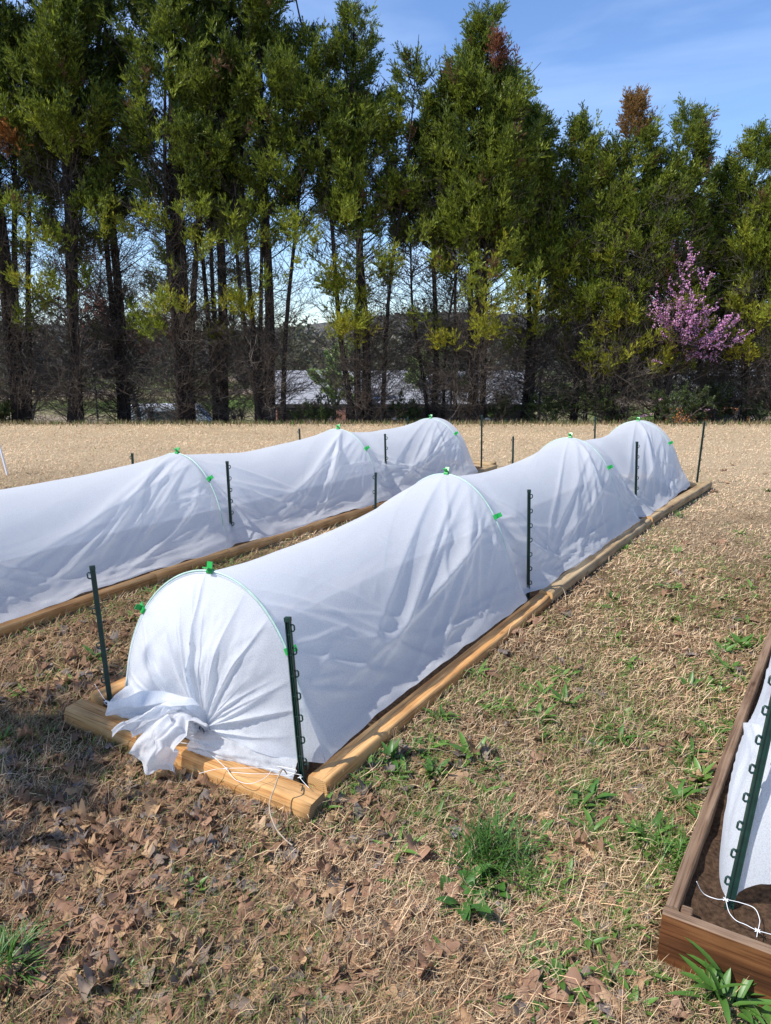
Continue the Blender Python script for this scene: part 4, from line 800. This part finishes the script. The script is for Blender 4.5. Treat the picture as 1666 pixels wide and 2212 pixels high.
def cypress(bx, by, H, stems, R, hb, seed, label, group='row of cypress trees behind the lawn', ntier=70, dens=1.0, yellow=.2, lowc=5, brown_top=None, sprdx=.35, twigs=1.0, topw=.25):
    rs = np.random.default_rng(seed); base = np.array([bx, by, float(terr(bx, by))-.1]); root = empty('cypress_tree', base.tolist(), label=label, cat='tree', group=group)
    # stems
    S = []; K = 12
    for i in range(stems):
        off = np.array([rs.uniform(-sprdx, sprdx), rs.uniform(-.25, .3), 0]) if i else np.zeros(3); hs = H*(1 if i == 0 else rs.uniform(.70, .95)); lean = off*rs.uniform(.6, 1.6)+np.array([rs.normal(0, .12)-min(bx, 0)*.055, 0, 0]); z = np.linspace(0, 1, K)
        P = off[None]*.55+np.stack([lean[0]*z*1.2+.06*np.sin(z*7+i), lean[1]*z+.05*np.cos(z*5+i*2), z*hs], -1); S.append((P, hs))
    P = np.array([s[0] for s in S]); r0 = np.array([(.072 if i == 0 else rs.uniform(.032, .06))*(H/8) for i in range(stems)])[:, None]*(1.25*(1-np.linspace(0, 1, K))**.8+.08+.45*np.exp(-np.linspace(0, 1, K)*22))[None]
    V, F = tubes_np(P, r0, 8); npmesh('trunk', V, F, M['bark'], parent=root, smooth=True)
    def stem_at(h, i):
        z = np.linspace(0, 1, K); Pi = S[i][0]; t = h/S[i][1]; return np.stack([np.interp(t, z, Pi[:, 0]), np.interp(t, z, Pi[:, 1]), h], -1)
    # bare dead branches
    def branches(n, h0, h1, l0, l1, rad, ntw, mat, name, upr=(.05, .75)):
        h = rs.uniform(h0, h1, n); si = rs.integers(0, stems, n); st = np.array([stem_at(np.array(min(hh, S[s][1]*.97)), s) for hh, s in zip(h, si)]); az = rs.uniform(0, 6.28, n); el = rs.uniform(*upr, n); L = rs.uniform(l0, l1, n)*(1-.35*np.clip((h-h0)/(h1-h0+.1), 0, 1))
        d = np.stack([np.cos(az)*np.cos(el), np.sin(az)*np.cos(el)*.9, np.sin(el)], -1); mid = st+d*L[:, None]*.5+np.array([0, 0, 1])*(rs.uniform(-.12, .05, n)*L)[:, None]; end = st+d*L[:, None]+np.array([0, 0, 1])*(rs.uniform(-.05, .35, n)*L)[:, None]
        B = quadbez(st, mid, end, 6); rr = rad*np.linspace(1, .3, 6)[None]*rs.uniform(.6, 1.2, n)[:, None]; V1, F1 = tubes_np(B, rr, 3)
        t = rs.uniform(.2, 1, (n, ntw)); ii = np.clip((t*5).astype(int), 0, 4); p = np.take_along_axis(B, ii[..., None].repeat(3, -1), 1); dd = np.take_along_axis(B, (ii+1)[..., None].repeat(3, -1), 1)-p; p = p+dd*(t*5-ii)[..., None]
        dd = dd/np.linalg.norm(dd, axis=2, keepdims=True); q = rs.normal(size=dd.shape); e = dd*.8+q*.6+np.array([0, 0, .15]); e /= np.linalg.norm(e, axis=2, keepdims=True); tl = rs.uniform(.15, .5, (n, ntw))*(L/1.1)[:, None]; e2 = p+e*tl[..., None]; mm = (p+e2)/2+q*.03
        a = p.reshape(-1, 3); TB = quadbez(a, mm.reshape(-1, 3), e2.reshape(-1, 3), 4); V2, F2 = tubes_np(TB, rad*.42*np.linspace(1, .5, 4)[None].repeat(len(a), 0), 3)
        # second order twigs
        m = len(a); p3 = TB[:, 2]; q3 = rs.normal(size=(m, 3)); q3 /= np.linalg.norm(q3, axis=1, keepdims=True); e3 = p3+(e.reshape(-1, 3)*.6+q3*.7)*(tl.reshape(-1)*.55)[:, None]; V3, F3 = tubes_np(quadbez(p3, (p3+e3)/2, e3, 3), rad*.32*np.ones((m, 3)), 3)
        V = np.vstack([V1, V2, V3]); F = np.vstack([F1, F2+len(V1), F3+len(V1)+len(V2)]); npmesh(name, V, F, M[mat], parent=root)
    branches(int(330*twigs), .1, hb+1.6, .7, 1.45, .009, 9, 'twig', 'dead_branches')
    branches(int(125*twigs), .05, 2.2, .6, 1.3, .009, 9, 'twig', 'low_dead_branches', (-.1, .95))
    branches(int(9*twigs), .5, hb*.55, .8, 1.25, .006, 14, 'greytwig', 'pale_grey_branches', (-.5, .3))  # a few drooping branches in a paler grey than the rest
    # crown
    pos, dr, sz, cc = [], [], [], []
    def tier(h, az, Rr, w_, n, ysh, up, si=None):
        si = rs.integers(0, stems) if si is None else si; st = stem_at(np.array(min(h, S[si][1]*.98)), si); 
        t = rs.uniform(.35, 1.05, n)**.8; d = np.array([math.cos(az), math.sin(az), 0]); sd = np.array([-math.sin(az), math.cos(az), 0])
        P_ = st[None]+d[None]*(Rr*t)[:, None]+sd[None]*(rs.normal(0, .18*w_, n))[:, None]+np.array([0, 0, 1])*((up*Rr*t**1.3)+rs.normal(0, .085*w_, n))[:, None]
        D_ = d[None]*rs.uniform(.25, .9, n)[:, None]+sd[None]*rs.normal(0, .35, n)[:, None]+np.array([0, 0, 1])*rs.uniform(.7, 1.7, n)[:, None]
        pos.append(P_); dr.append(D_); sz.append(rs.uniform(.30, .60, n)*min(1, .65+.5*Rr)); cc.append(np.clip(ysh+rs.normal(0, .12, n), 0, 1))
    nt_ = int(ntier*dens)
    for si_ in range(stems):
        hs = S[si_][1]*(1 if si_ == 0 else .98); Rs = R*(.80 if stems > 1 else .95)*(1 if si_ == 0 else rs.uniform(.7, .95)); nn = int(nt_*(.56 if si_ == 0 else .30)*(1 if stems > 1 else 1.6)*(1 if stems < 4 else .85))
        for i in range(nn):
            u = (i+rs.random())/nn; h = hb+(hs-hb)*(u**.9)*.97-.5*rs.random()*(u < .3); v = np.clip((h-hb)/(hs-hb), 0, 1); prof = Rs*(1-v**1.15)**.9*(.7+.3*min(v*4, 1)); Rr = prof*rs.uniform(.55, 1.2)+.10
            tier(h, rs.uniform(0, 6.28), Rr, .45+Rr*.55, int(9+15*min(Rr, 1.3)), yellow+.16*rs.random()-.1*v, rs.uniform(.6, 1.25), si_)
        n = 30; z = 1-rs.random(n)**1.3*.24; P_ = np.array([stem_at(np.array(hs*q), si_) for q in z]); az = rs.uniform(0, 6.28, n); rr = (1-z)*hs*.16; P_ = P_+np.stack([np.cos(az)*rr, np.sin(az)*rr, 0*az], -1); pos.append(P_); dr.append(np.stack([np.cos(az)*.4, np.sin(az)*.4, np.ones(n)*1.5], -1)); sz.append(rs.uniform(.24, .44, n)); cc.append(np.clip(yellow*.6+rs.normal(0, .1, n), 0, 1))
    for i in range(int(lowc*1.7)):
        h = hb*(1-.6*rs.random()**1.6); tier(h, rs.uniform(3.3, 6.1) if rs.random() < .7 else rs.uniform(0, 6.28), rs.uniform(.45, 1.15)*R, 1.0, rs.integers(5, 15), min(.28+.5*rs.random()*(1.2-h/hb)*1.6+yellow*.5, 1), rs.uniform(-.05, .4))
    pos = np.vstack(pos); dr = np.vstack(dr); sz = np.concatenate(sz); cc = np.concatenate(cc)
    Vs, order = place_plumes(pos, dr, sz, rs); allV = []; allC = []
    dark = np.array([.030, .056, .010]); lite = np.array([.22, .265, .030]); yel = np.array([.34, .31, .03])
    for V, s in zip(Vs, order):
        m = V.shape[1]; c = cc[s][:, None]; col = np.where(c < .5, dark+(lite-dark)*c*2, lite+(yel-lite)*(c-.5)*2); col = col[:, None, None, :]*(.45+1.1*rs.random((len(s), m, 1, 1)))
        if brown_top is not None:
            bp, br, bc = brown_top; dd = np.linalg.norm((pos[s]-np.array(bp))*np.array([1, .5, 1]), axis=1) < br; col = np.where(dd[:, None, None, None], np.array(bc)*(.6+.8*rs.random((len(s), m, 1, 1))), col)
        dead = rs.random((len(s),)) < .025; col = np.where(dead[:, None, None, None], np.array([.16, .09, .045])*np.ones_like(col), col)
        allV.append(V.reshape(-1, 3)); allC.append(np.broadcast_to(col, V.shape).reshape(-1, 3))
    V = np.vstack(allV); C = np.vstack(allC); npmesh('crown', V, np.arange(len(V)).reshape(-1, 4), M['foliage'], parent=root, col=C)
    # limbs carrying the foliage
    n = int(nt_*1.1); h = rs.uniform(hb*.8, H*.9, n); si = rs.integers(0, stems, n); st = np.array([stem_at(np.array(min(hh, S[s][1]*.97)), s) for hh, s in zip(h, si)]); az = rs.uniform(0, 6.28, n); u = (h-hb)/(H-hb); Rr = R*(1-np.clip(u, 0, 1)**2.2)**.75*.85
    e = st+np.stack([np.cos(az)*Rr, np.sin(az)*Rr, .75*Rr], -1); B = quadbez(st, st*.5+e*.5-np.array([0, 0, .1]), e, 6); V, F = tubes_np(B, .014*np.linspace(1, .3, 6)[None].repeat(n, 0), 4); npmesh('limbs', V, F, M['bark'], parent=root)
    return root
def tx(vx, y): return (vx-833)/FV*y/1.0
TREES = [ # vx base, y, height, stems, radius, bare height, label, options
 (-75, 16.2, 10.8, 4, 1.5, 4.3, 'tall dark cypress cut by the left edge of the photo', {}),
 (42, 16.0, 10.9, 4, 1.5, 4.0, 'tall dark cypress second from the left edge, above two close trunks', dict(brown_top=((.55, -.8, 5.45), .35, (.42, .19, .06)))),
 (158, 16.0, 10.4, 4, 1.45, 4.3, 'tall cypress third from the left with a thick cluster of trunks', {}),
 (268, 17.0, 10.4, 2, 1.3, 4.1, 'single trunked dark cypress standing slightly back on the left', dict(yellow=.08, twigs=1.3)),
 (398, 15.9, 11.0, 4, 1.55, 4.3, 'tall cypress with three parallel trunks, left of centre', dict(lowc=8)),
 (478, 16.6, 10.4, 3, 1.3, 3.9, 'dark cypress with two slim trunks between thicker ones, left of centre', {}),
 (580, 16.0, 9.9, 5, 1.4, 4.2, 'tall cypress with a wide sheaf of thin trunks, just left of centre', dict(sprdx=.6)),
 (792, 16.0, 7.95, 5, 1.05, 3.9, 'cypress with a pointed top alone against the sky at the centre', dict(lowc=11, sprdx=.5, yellow=.26)),
 (935, 16.6, 6.4, 3, .745, 4.0, 'slimmer dark cypress between the two pointed centre trees', dict(lowc=5)),
 (1015, 15.9, 7.9, 5, 1.3, 3.3, 'large cypress right of centre with a rust brown patch near its top', dict(lowc=9, yellow=.3, sprdx=.6, ntier=95, brown_top=((.35, -.6, 6.95), .30, (.26, .105, .055)))),
 (1130, 16.8, 6.5, 3, .9, 3.2, 'cypress filling the right flank of the large centre group', dict(yellow=.3, lowc=8)),
 (1238, 16.4, 6.15, 3, .80, 2.7, 'shorter cypress just right of the tall group', dict(yellow=.36, lowc=8)),
 (1318, 16.0, 6.4, 3, .74, 2.6, 'shorter cypress with an orange brown tip', dict(yellow=.38, lowc=9, brown_top=((0.05, 0, 6.1), .45, (.26, .15, .05)))),
 (1428, 16.2, 6.25, 4, .86, 2.6, 'full rounded cypress behind the pink blossom', dict(yellow=.32, lowc=10)),
 (1510, 16.8, 5.5, 3, .8, 2.3, 'cypress right behind the pink redbud, slightly lower than its neighbour', dict(yellow=.3, lowc=10)),
 (1600, 16.2, 5.85, 4, .8, 2.7, 'olive cypress with a sharp tip near the right edge', dict(yellow=.42, lowc=9)),
 (1690, 16.0, 5.2, 3, 1.0, 2.5, 'olive cypress cut by the right edge of the photo', dict(yellow=.42, lowc=8)),
 (1800, 16.5, 5.4, 3, 1.1, 2.0, 'olive cypress just beyond the right edge of the photo', dict(yellow=.4)),
]
for i, (vx, y, H, st, R_, hb, lb, op) in enumerate(TREES): cypress(tx(vx, y), y, H, st, R_, hb, 100+i, lb, **op)
# ------------------------------------------------------------------ generic branching tree
def grow(p, d, L, r, depth, rs, out, tips, spread=.5, kids=3, upb=.1, shrink=.7, segs=4):
    P = [p]; q = p.copy(); dd = d.copy()
    for s in range(segs):
        dd = dd+rs.normal(0, .10, 3)+np.array([0, 0, upb*.3]); dd /= np.linalg.norm(dd); q = q+dd*L/segs; P.append(q.copy())
    out.append((np.array(P), np.linspace(r, r*.6, segs+1)))
    if depth == 0: tips.append(np.array(P)); return
    for k in range(kids):
        t = rs.uniform(.35, 1.0) if k else 1.0; i = int(t*segs); b = P[min(i, segs)]; nd = dd+rs.normal(0, spread, 3)+np.array([0, 0, upb]); nd /= np.linalg.norm(nd); grow(b, nd, L*shrink*rs.uniform(.75, 1.15), r*.6, depth-1, rs, out, tips, spread, kids, upb, shrink, segs)
def bushtree(name, base, L, r, depth, seed, label, cat, mat='oakbark', d0=(0, 0, 1), leaf=None, leafn=0, leafs=.05, cols=None, lmat='foliage', lname='crown', group=None, trunks=1, tlean=.4, **kw):
    rs = np.random.default_rng(seed); out, tips = [], []
    for t in range(trunks):
        d = np.array(d0, float)+(rs.normal(0, tlean, 3)*np.array([1, 1, .2]) if trunks > 1 else 0); grow(np.array([0., 0, -.1]), d/np.linalg.norm(d), L*rs.uniform(.85, 1.1), r, depth, rs, out, tips, **kw)
    root = empty(name, base, label=label, cat=cat, group=group); P = np.array([o[0] for o in out]); R_ = np.array([o[1] for o in out]); V, F = tubes_np(P, R_, 5); npmesh('trunk', V, F, M[mat], parent=root)
    if leafn:
        T = np.array(tips); m = len(T); k = T.shape[1]; n = m*leafn; ti = rs.integers(0, m, n); u = rs.uniform(0, k-1.001, n); i = u.astype(int); f = (u-i)[:, None]; p = T[ti, i]*(1-f)+T[ti, i+1]*f+rs.normal(0, leafs*.8, (n, 3))
        a = rs.normal(size=(n, 3)); a /= np.linalg.norm(a, axis=1, keepdims=True); b = np.cross(a, rs.normal(size=(n, 3))); b /= np.linalg.norm(b, axis=1, keepdims=True); s = (leafs*rs.uniform(.5, 1.1, n))[:, None]
        V = np.stack([p-a*s, p+b*s*.6, p+a*s, p-b*s*.6], 1).reshape(-1, 3); c0, c1 = np.array(cols[0]), np.array(cols[1]); t = rs.random((n, 1)); C = np.repeat(c0+(c1-c0)*t, 4, 0); npmesh(lname, V, np.arange(len(V)).reshape(-1, 4), M[lmat], parent=root, col=C)
    return root
# redbud in front of the cypresses, its trunk hidden in the undergrowth
def redbud():
    rs = np.random.default_rng(9); y = 15.2; b = np.array([tx(1455, y), y+.2, float(terr(0, y))]); root = empty('redbud_tree', b.tolist(), label='redbud tree covered in pink magenta blossom in front of the cypresses', cat='tree')
    tg = [(1450, 545), (1470, 560), (1495, 550), (1425, 640), (1450, 600), (1530, 600), (1550, 640), (1590, 690), (1560, 700), (1600, 735), (1500, 640), (1515, 680), (1480, 690), (1540, 735), (1440, 690), (1450, 735), (1500, 760), (1415, 650), (1575, 680), (1465, 650), (1490, 600), (1530, 770), (1520, 720), (1480, 725)]
    hub = np.array(atd(1468, 765, y))-b; Ps, Rs, tips = [], [], []
    lo = quadbez(np.zeros((1, 3)), (hub*.5+np.array([-.25, .1, 0]))[None], hub[None], 6)
    Ps.append(lo[0]); Rs.append(np.linspace(.045, .03, 6))
    for vx, vy in tg:
        e = np.array(atd(vx, vy, y+rs.uniform(-.5, .4)))-b; s = hub+np.array([rs.uniform(-.1, .1), 0, rs.uniform(-.1, .25)]); m = (s+e)/2+np.array([(e[0]-s[0])*.15, rs.uniform(-.2, .2), -.18]); B = quadbez(s[None], m[None], e[None], 6)[0]; Ps.append(B); Rs.append(np.linspace(.016, .004, 6))
        for k in range(12):
            t = rs.uniform(.3, 1); i = min(int(t*5), 4); p = B[i]+(B[i+1]-B[i])*(t*5-i); d = (B[i+1]-B[i]); d /= np.linalg.norm(d); q = d*.9+rs.normal(0, .5, 3)+np.array([0, 0, .35]); q /= np.linalg.norm(q); L = rs.uniform(.15, .42); C = quadbez(p[None], (p+q*L*.5+np.array([0, 0, -.02]))[None], (p+q*L)[None], 6)[0]; Ps.append(C); Rs.append(np.linspace(.005, .003, 6)); tips.append(C)
        tips.append(B[2:]) if False else None
    for x0, y0, x1, y1 in ((1475, 870, 1540, 885), (1400, 850, 1440, 860), (1475, 790, 1400, 770), (1475, 870, 1370, 900)):
        s = np.array(atd(x0, y0, y))-b; e = np.array(atd(x1, y1, y-.3))-b; B = quadbez(s[None], ((s+e)/2+np.array([0, 0, -.12]))[None], e[None], 6)[0]; Ps.append(B); Rs.append(np.linspace(.008, .003, 6)); 
        tips.append(B[3:4]+(B[4:5]-B[3:4])*np.linspace(0, 1.4, 6)[:, None])
    V, F = tubes_np(np.array(Ps), np.array(Rs), 4); npmesh('trunk', V, F, M['bark'], parent=root)
    P, Cc = [], []
    for C in tips:
        L = np.linalg.norm(C[-1]-C[0]); n = int(30*L/.35); u = rs.uniform(0, 4.999, n); i = u.astype(int); f = (u-i)[:, None]; g_ = np.round(u*6)/6; P.append(C[i]*(1-f)+C[i+1]*f+rs.normal(0, .016, (n, 3)))
    p = np.vstack(P); n = len(p); a = rs.normal(size=(n, 3)); a /= np.linalg.norm(a, axis=1, keepdims=True); bb = np.cross(a, rs.normal(size=(n, 3))); bb /= np.linalg.norm(bb, axis=1, keepdims=True); s = rs.uniform(.010, .020, n)[:, None]
    V = np.stack([p-a*s, p+bb*s, p+a*s, p-bb*s], 1).reshape(-1, 3); t = rs.random((n, 1)); col = np.array([.64, .24, .54])*(1-t)+np.array([.88, .54, .78])*t; pale = rs.random((n, 1)) < .14; col = np.where(pale, np.array([.55, .36, .30]), col)
    npmesh('blossom', V, np.arange(len(V)).reshape(-1, 4), M['blossom'], parent=root, col=np.repeat(col, 4, 0))
redbud()
# undergrowth below the trees
for i, (vx, y, L, lb) in enumerate([(690, 15.9, .34, 'low dark evergreen shrub below the sheaf of thin trunks'), (880, 16.1, .33, 'low dark shrub under the pointed centre cypress'), (1075, 16.0, .36, 'low leafy shrub under the large cypress right of centre'), (1190, 16.0, .42, 'dark shrub filling the gap right of the large cypress'), (1300, 15.8, .46, 'dark undergrowth shrub left of the redbud'), (1462, 14.95, .44, 'dark undergrowth shrub below the redbud blossom'), (1540, 16.0, .5, 'grey green shrub right of the redbud trunk'), (1640, 16.0, .5, 'pale green young conifer at the right edge'), (-10, 15.6, .3, 'low green shrub at the left end of the crest'), (330, 16.4, .3, 'bare brown shrub between the left trunks'), (520, 16.4, .3, 'thin bare shrub left of the centre trunks')]):
    g_ = i in (0, 1, 2, 3, 4, 5, 6, 7, 8); bushtree('shrub', (tx(vx, y), y, float(terr(tx(vx, y), y))), L, .014, 3, 300+i, lb, 'shrub', mat='twig', leafn=26 if g_ else 0, leafs=.022, cols=((.03, .05, .015), (.09, .13, .03)) if i != 7 else ((.1, .15, .05), (.18, .24, .09)), trunks=7, tlean=.45, kids=3, shrink=.72, spread=.5, lname='leaves')
# ------------------------------------------------------------------ things beyond the trees
def far(vx, y): return (vx-833)/FV*y
bushtree('maple_tree', (far(300, 24), 24, float(terr(0, 24))), 2.0, .12, 5, 41, 'bare reddish maple showing behind the left trunks', 'tree', leafn=26, leafs=.045, cols=((.22, .09, .07), (.36, .18, .13)), kids=3, shrink=.72, spread=.42, lname='buds')
for i, (vx, y, lb, cA, cB) in enumerate([(720, 38, 'fresh light green tree beyond the trunks left of centre', (.16, .24, .06), (.30, .38, .13)), (905, 42, 'fresh light green willow like tree beyond the centre trunks', (.16, .24, .06), (.32, .40, .14)), (1080, 46, 'pale budding tree beyond the right centre trunks', (.16, .17, .09), (.26, .26, .14)), (60, 42, 'bare grey tree far behind the leftmost trunks', (.15, .13, .11), (.24, .2, .17)), (1600, 36, 'bare tree far behind the right end of the row', (.13, .12, .09), (.2, .19, .13)), (560, 52, 'bare grey tree in the valley left of centre', (.14, .12, .11), (.22, .19, .17)), (1300, 50, 'bare tree in the valley behind the shorter cypresses', (.14, .12, .11), (.22, .19, .17))]):
    bushtree('valley_tree', (far(vx, y), y, float(terr(far(vx, y), y))), 2.6 if i < 3 else 2.9, .12, 4, 60+i, lb, 'tree', leafn=60, leafs=.10, cols=(cA, cB), kids=3, shrink=.72, spread=.42, lname='crown')
# distant wood: one mass of bare and budding crowns
def woods():
    rs = np.random.default_rng(5); Vs, Cs = [], []
    for i in range(230):
        y = rs.uniform(75, 260); x = rs.uniform(-.62, .62)*y; g0 = float(terr(x, y)); hh = rs.uniform(6, 10)*(1 if y < 180 else 1.1); n = 420; r = rs.normal(size=(n, 3)); r /= np.linalg.norm(r, axis=1, keepdims=True); r *= rs.uniform(.3, 1, (n, 1))**.4; p = np.array([x, y, g0+hh*.55])+r*np.array([hh*.36, hh*.36, hh*.48])
        a = rs.normal(size=(n, 3)); a /= np.linalg.norm(a, axis=1, keepdims=True); b = np.cross(a, rs.normal(size=(n, 3))); b /= np.linalg.norm(b, axis=1, keepdims=True); s = .32*rs.uniform(.5, 1.2, (n, 1)); Vs.append(np.stack([p-a*s, p+b*s*.5, p+a*s, p-b*s*.5], 1).reshape(-1, 3))
        c = np.array(random.choice([(.13, .11, .10), (.16, .14, .12), (.12, .12, .07), (.06, .08, .045), (.17, .15, .10)])); t = rs.uniform(.7, 1.3, (n, 1)); Cs.append(np.repeat(c*t, 4, 0))
    V = np.vstack(Vs); npmesh('distant_wood', V, np.arange(len(V)).reshape(-1, 4), M['foliage'], col=np.vstack(Cs), kind='stuff', label='grey brown budding wood on the far side of the valley', cat='woods')
woods()
# house with a long pale roof
def house(x0, x1, y0, depth, zr, ze, zg, label, mats, piers=(), seed=0):
    root = empty('house', ((x0+x1)/2, y0, zg), label=label, cat='house'); cx = (x0+x1)/2; w_ = x1-x0; mb = MB(); mb.box((0, depth/2, (ze-zg)/2-.1), (w_-.6, depth-.6, ze-zg)); mb.build('wall', M[mats[0]], root)
    mb = MB(); t = .12; zE = ze-zg; zR = zr-zg; hw = w_/2+.3; prof = [(-.35, zE), (depth/2, zR), (depth+.35, zE), (depth+.35, zE-t), (depth/2, zR-t*1.6), (-.35, zE-t)]
    vs = [(-hw, a, b) for a, b in prof]+[(hw, a, b) for a, b in prof]; mb.add(vs, [(i, (i+1) % 6, 6+(i+1) % 6, 6+i) for i in range(6)]+[(5, 4, 3, 2, 1, 0)[0:6], (6, 7, 8, 9, 10, 11)]); rf = mb.build('roof', M[mats[1]], root)
    mb = MB(); mb.box((0, -.37, zE-.09), (2*hw, .05, .2)); mb.build('fascia', M['darkwall'], root)
    for px_ in piers:
        mb = MB(); mb.box((px_-cx, -.15, zE/2-.1), (.5, .42, zE-.12)); mb.build('brick_pier', M['brick'], root)
    for k in range(3):
        mb = MB(); X = -w_*.3+k*w_*.3; mb.box((X, .25, zE*.55), (1.3, .08, 1.0)); wn = mb.build('window', M['siding'], root); g2 = MB(); g2.box((X, .20, zE*.55), (1.1, .03, .8)); g2.build('pane', M['glass'], wn)
    return root
Y = 40.; z_e = atd(833, 872, Y).z; z_r = atd(833, 800, Y+5).z; house(far(575, Y), far(1160, Y), Y, 10, z_r, z_e, float(terr(0, Y+4))-.5, 'single storey house with a long pale grey roof seen between the centre trunks', ('darkwall', 'roof'), piers=(far(592, Y), far(738, Y)))
Y = 46.; house(far(1500, Y), far(1640, Y), Y, 7, atd(833, 775, Y+3).z, atd(833, 812, Y).z, float(terr(10, Y+3))-.5, 'small pale house glimpsed behind the right end of the tree row', ('siding', 'roof'))
# parked van, low on the left beyond the trees
def vehicle(x, y, rz, body, label, name='parked_van', cat='van'):
    z = float(terr(x, y)); root = empty(name, (x, y, z), rz, label=label, cat=cat); mb = MB(); prof = [(-2.4, .45), (-2.4, 1.9), (-2.2, 2.1), (1.0, 2.1), (1.6, 1.35), (2.3, 1.15), (2.45, .8), (2.4, .45)]; n = len(prof)
    vs = [(a, -.95, b) for a, b in prof]+[(a, .95, b) for a, b in prof]; mb.add(vs, [(i, (i+1) % n, n+(i+1) % n, n+i) for i in range(n)]+[tuple(range(n-1, -1, -1)), tuple(range(n, 2*n))]); o = mb.build('body', M[body], root); bv = o.modifiers.new('b', 'BEVEL'); bv.width = .08; bv.segments = 2
    mb = MB(); mb.box((-.2, -.96, 1.6), (1.8, .04, .55)); mb.build('side_window', M['glass'], root)
    for X in (-1.5, 1.5):
        for s in (-1, 1): mb = MB(); mb.tube([(X, s*.78, .36), (X, s*.98, .36)], .36, 16); mb.build('wheel', M['tyre'], root)
vehicle(far(385, 36), 36, .15, 'siding', 'white van parked low beyond the trunks on the left')
vehicle(far(1545, 38), 38, .3, 'rust', 'rusty orange van half hidden behind the right undergrowth')
# wire fence behind the trunks
fr = empty('wire_fence', (0, 17.6, float(terr(0, 17.6))), label='thin wire fence with slim posts behind the tree trunks', cat='fence')
mb = MB()
for zz_ in (.15, .4, .65, .9, 1.15): mb.tube([(x_, 0, zz_) for x_ in np.linspace(-11, 12, 12)], .005, 4)
mb.build('fence_wire', M['metal'], fr)
for x_ in np.linspace(-11, 12, 12): mb = MB(); mb.tube([(x_, 0, -.1), (x_, 0, 1.25)], .022, 6); mb.build('fence_post', M['metal'], fr)
# trees standing outside the picture on the left whose branches shade the front lawn
bushtree('oak_tree', (-6.15, 2.2, float(terr(-6.15, 2.2))), 2.1, .16, 5, 501, 'oak tree keeping some brown leaves, left of the photo, shading the front lawn', 'tree', leafn=14, leafs=.06, cols=((.2, .12, .07), (.3, .19, .11)), kids=3, shrink=.7, spread=.38, lname='dry_leaves')
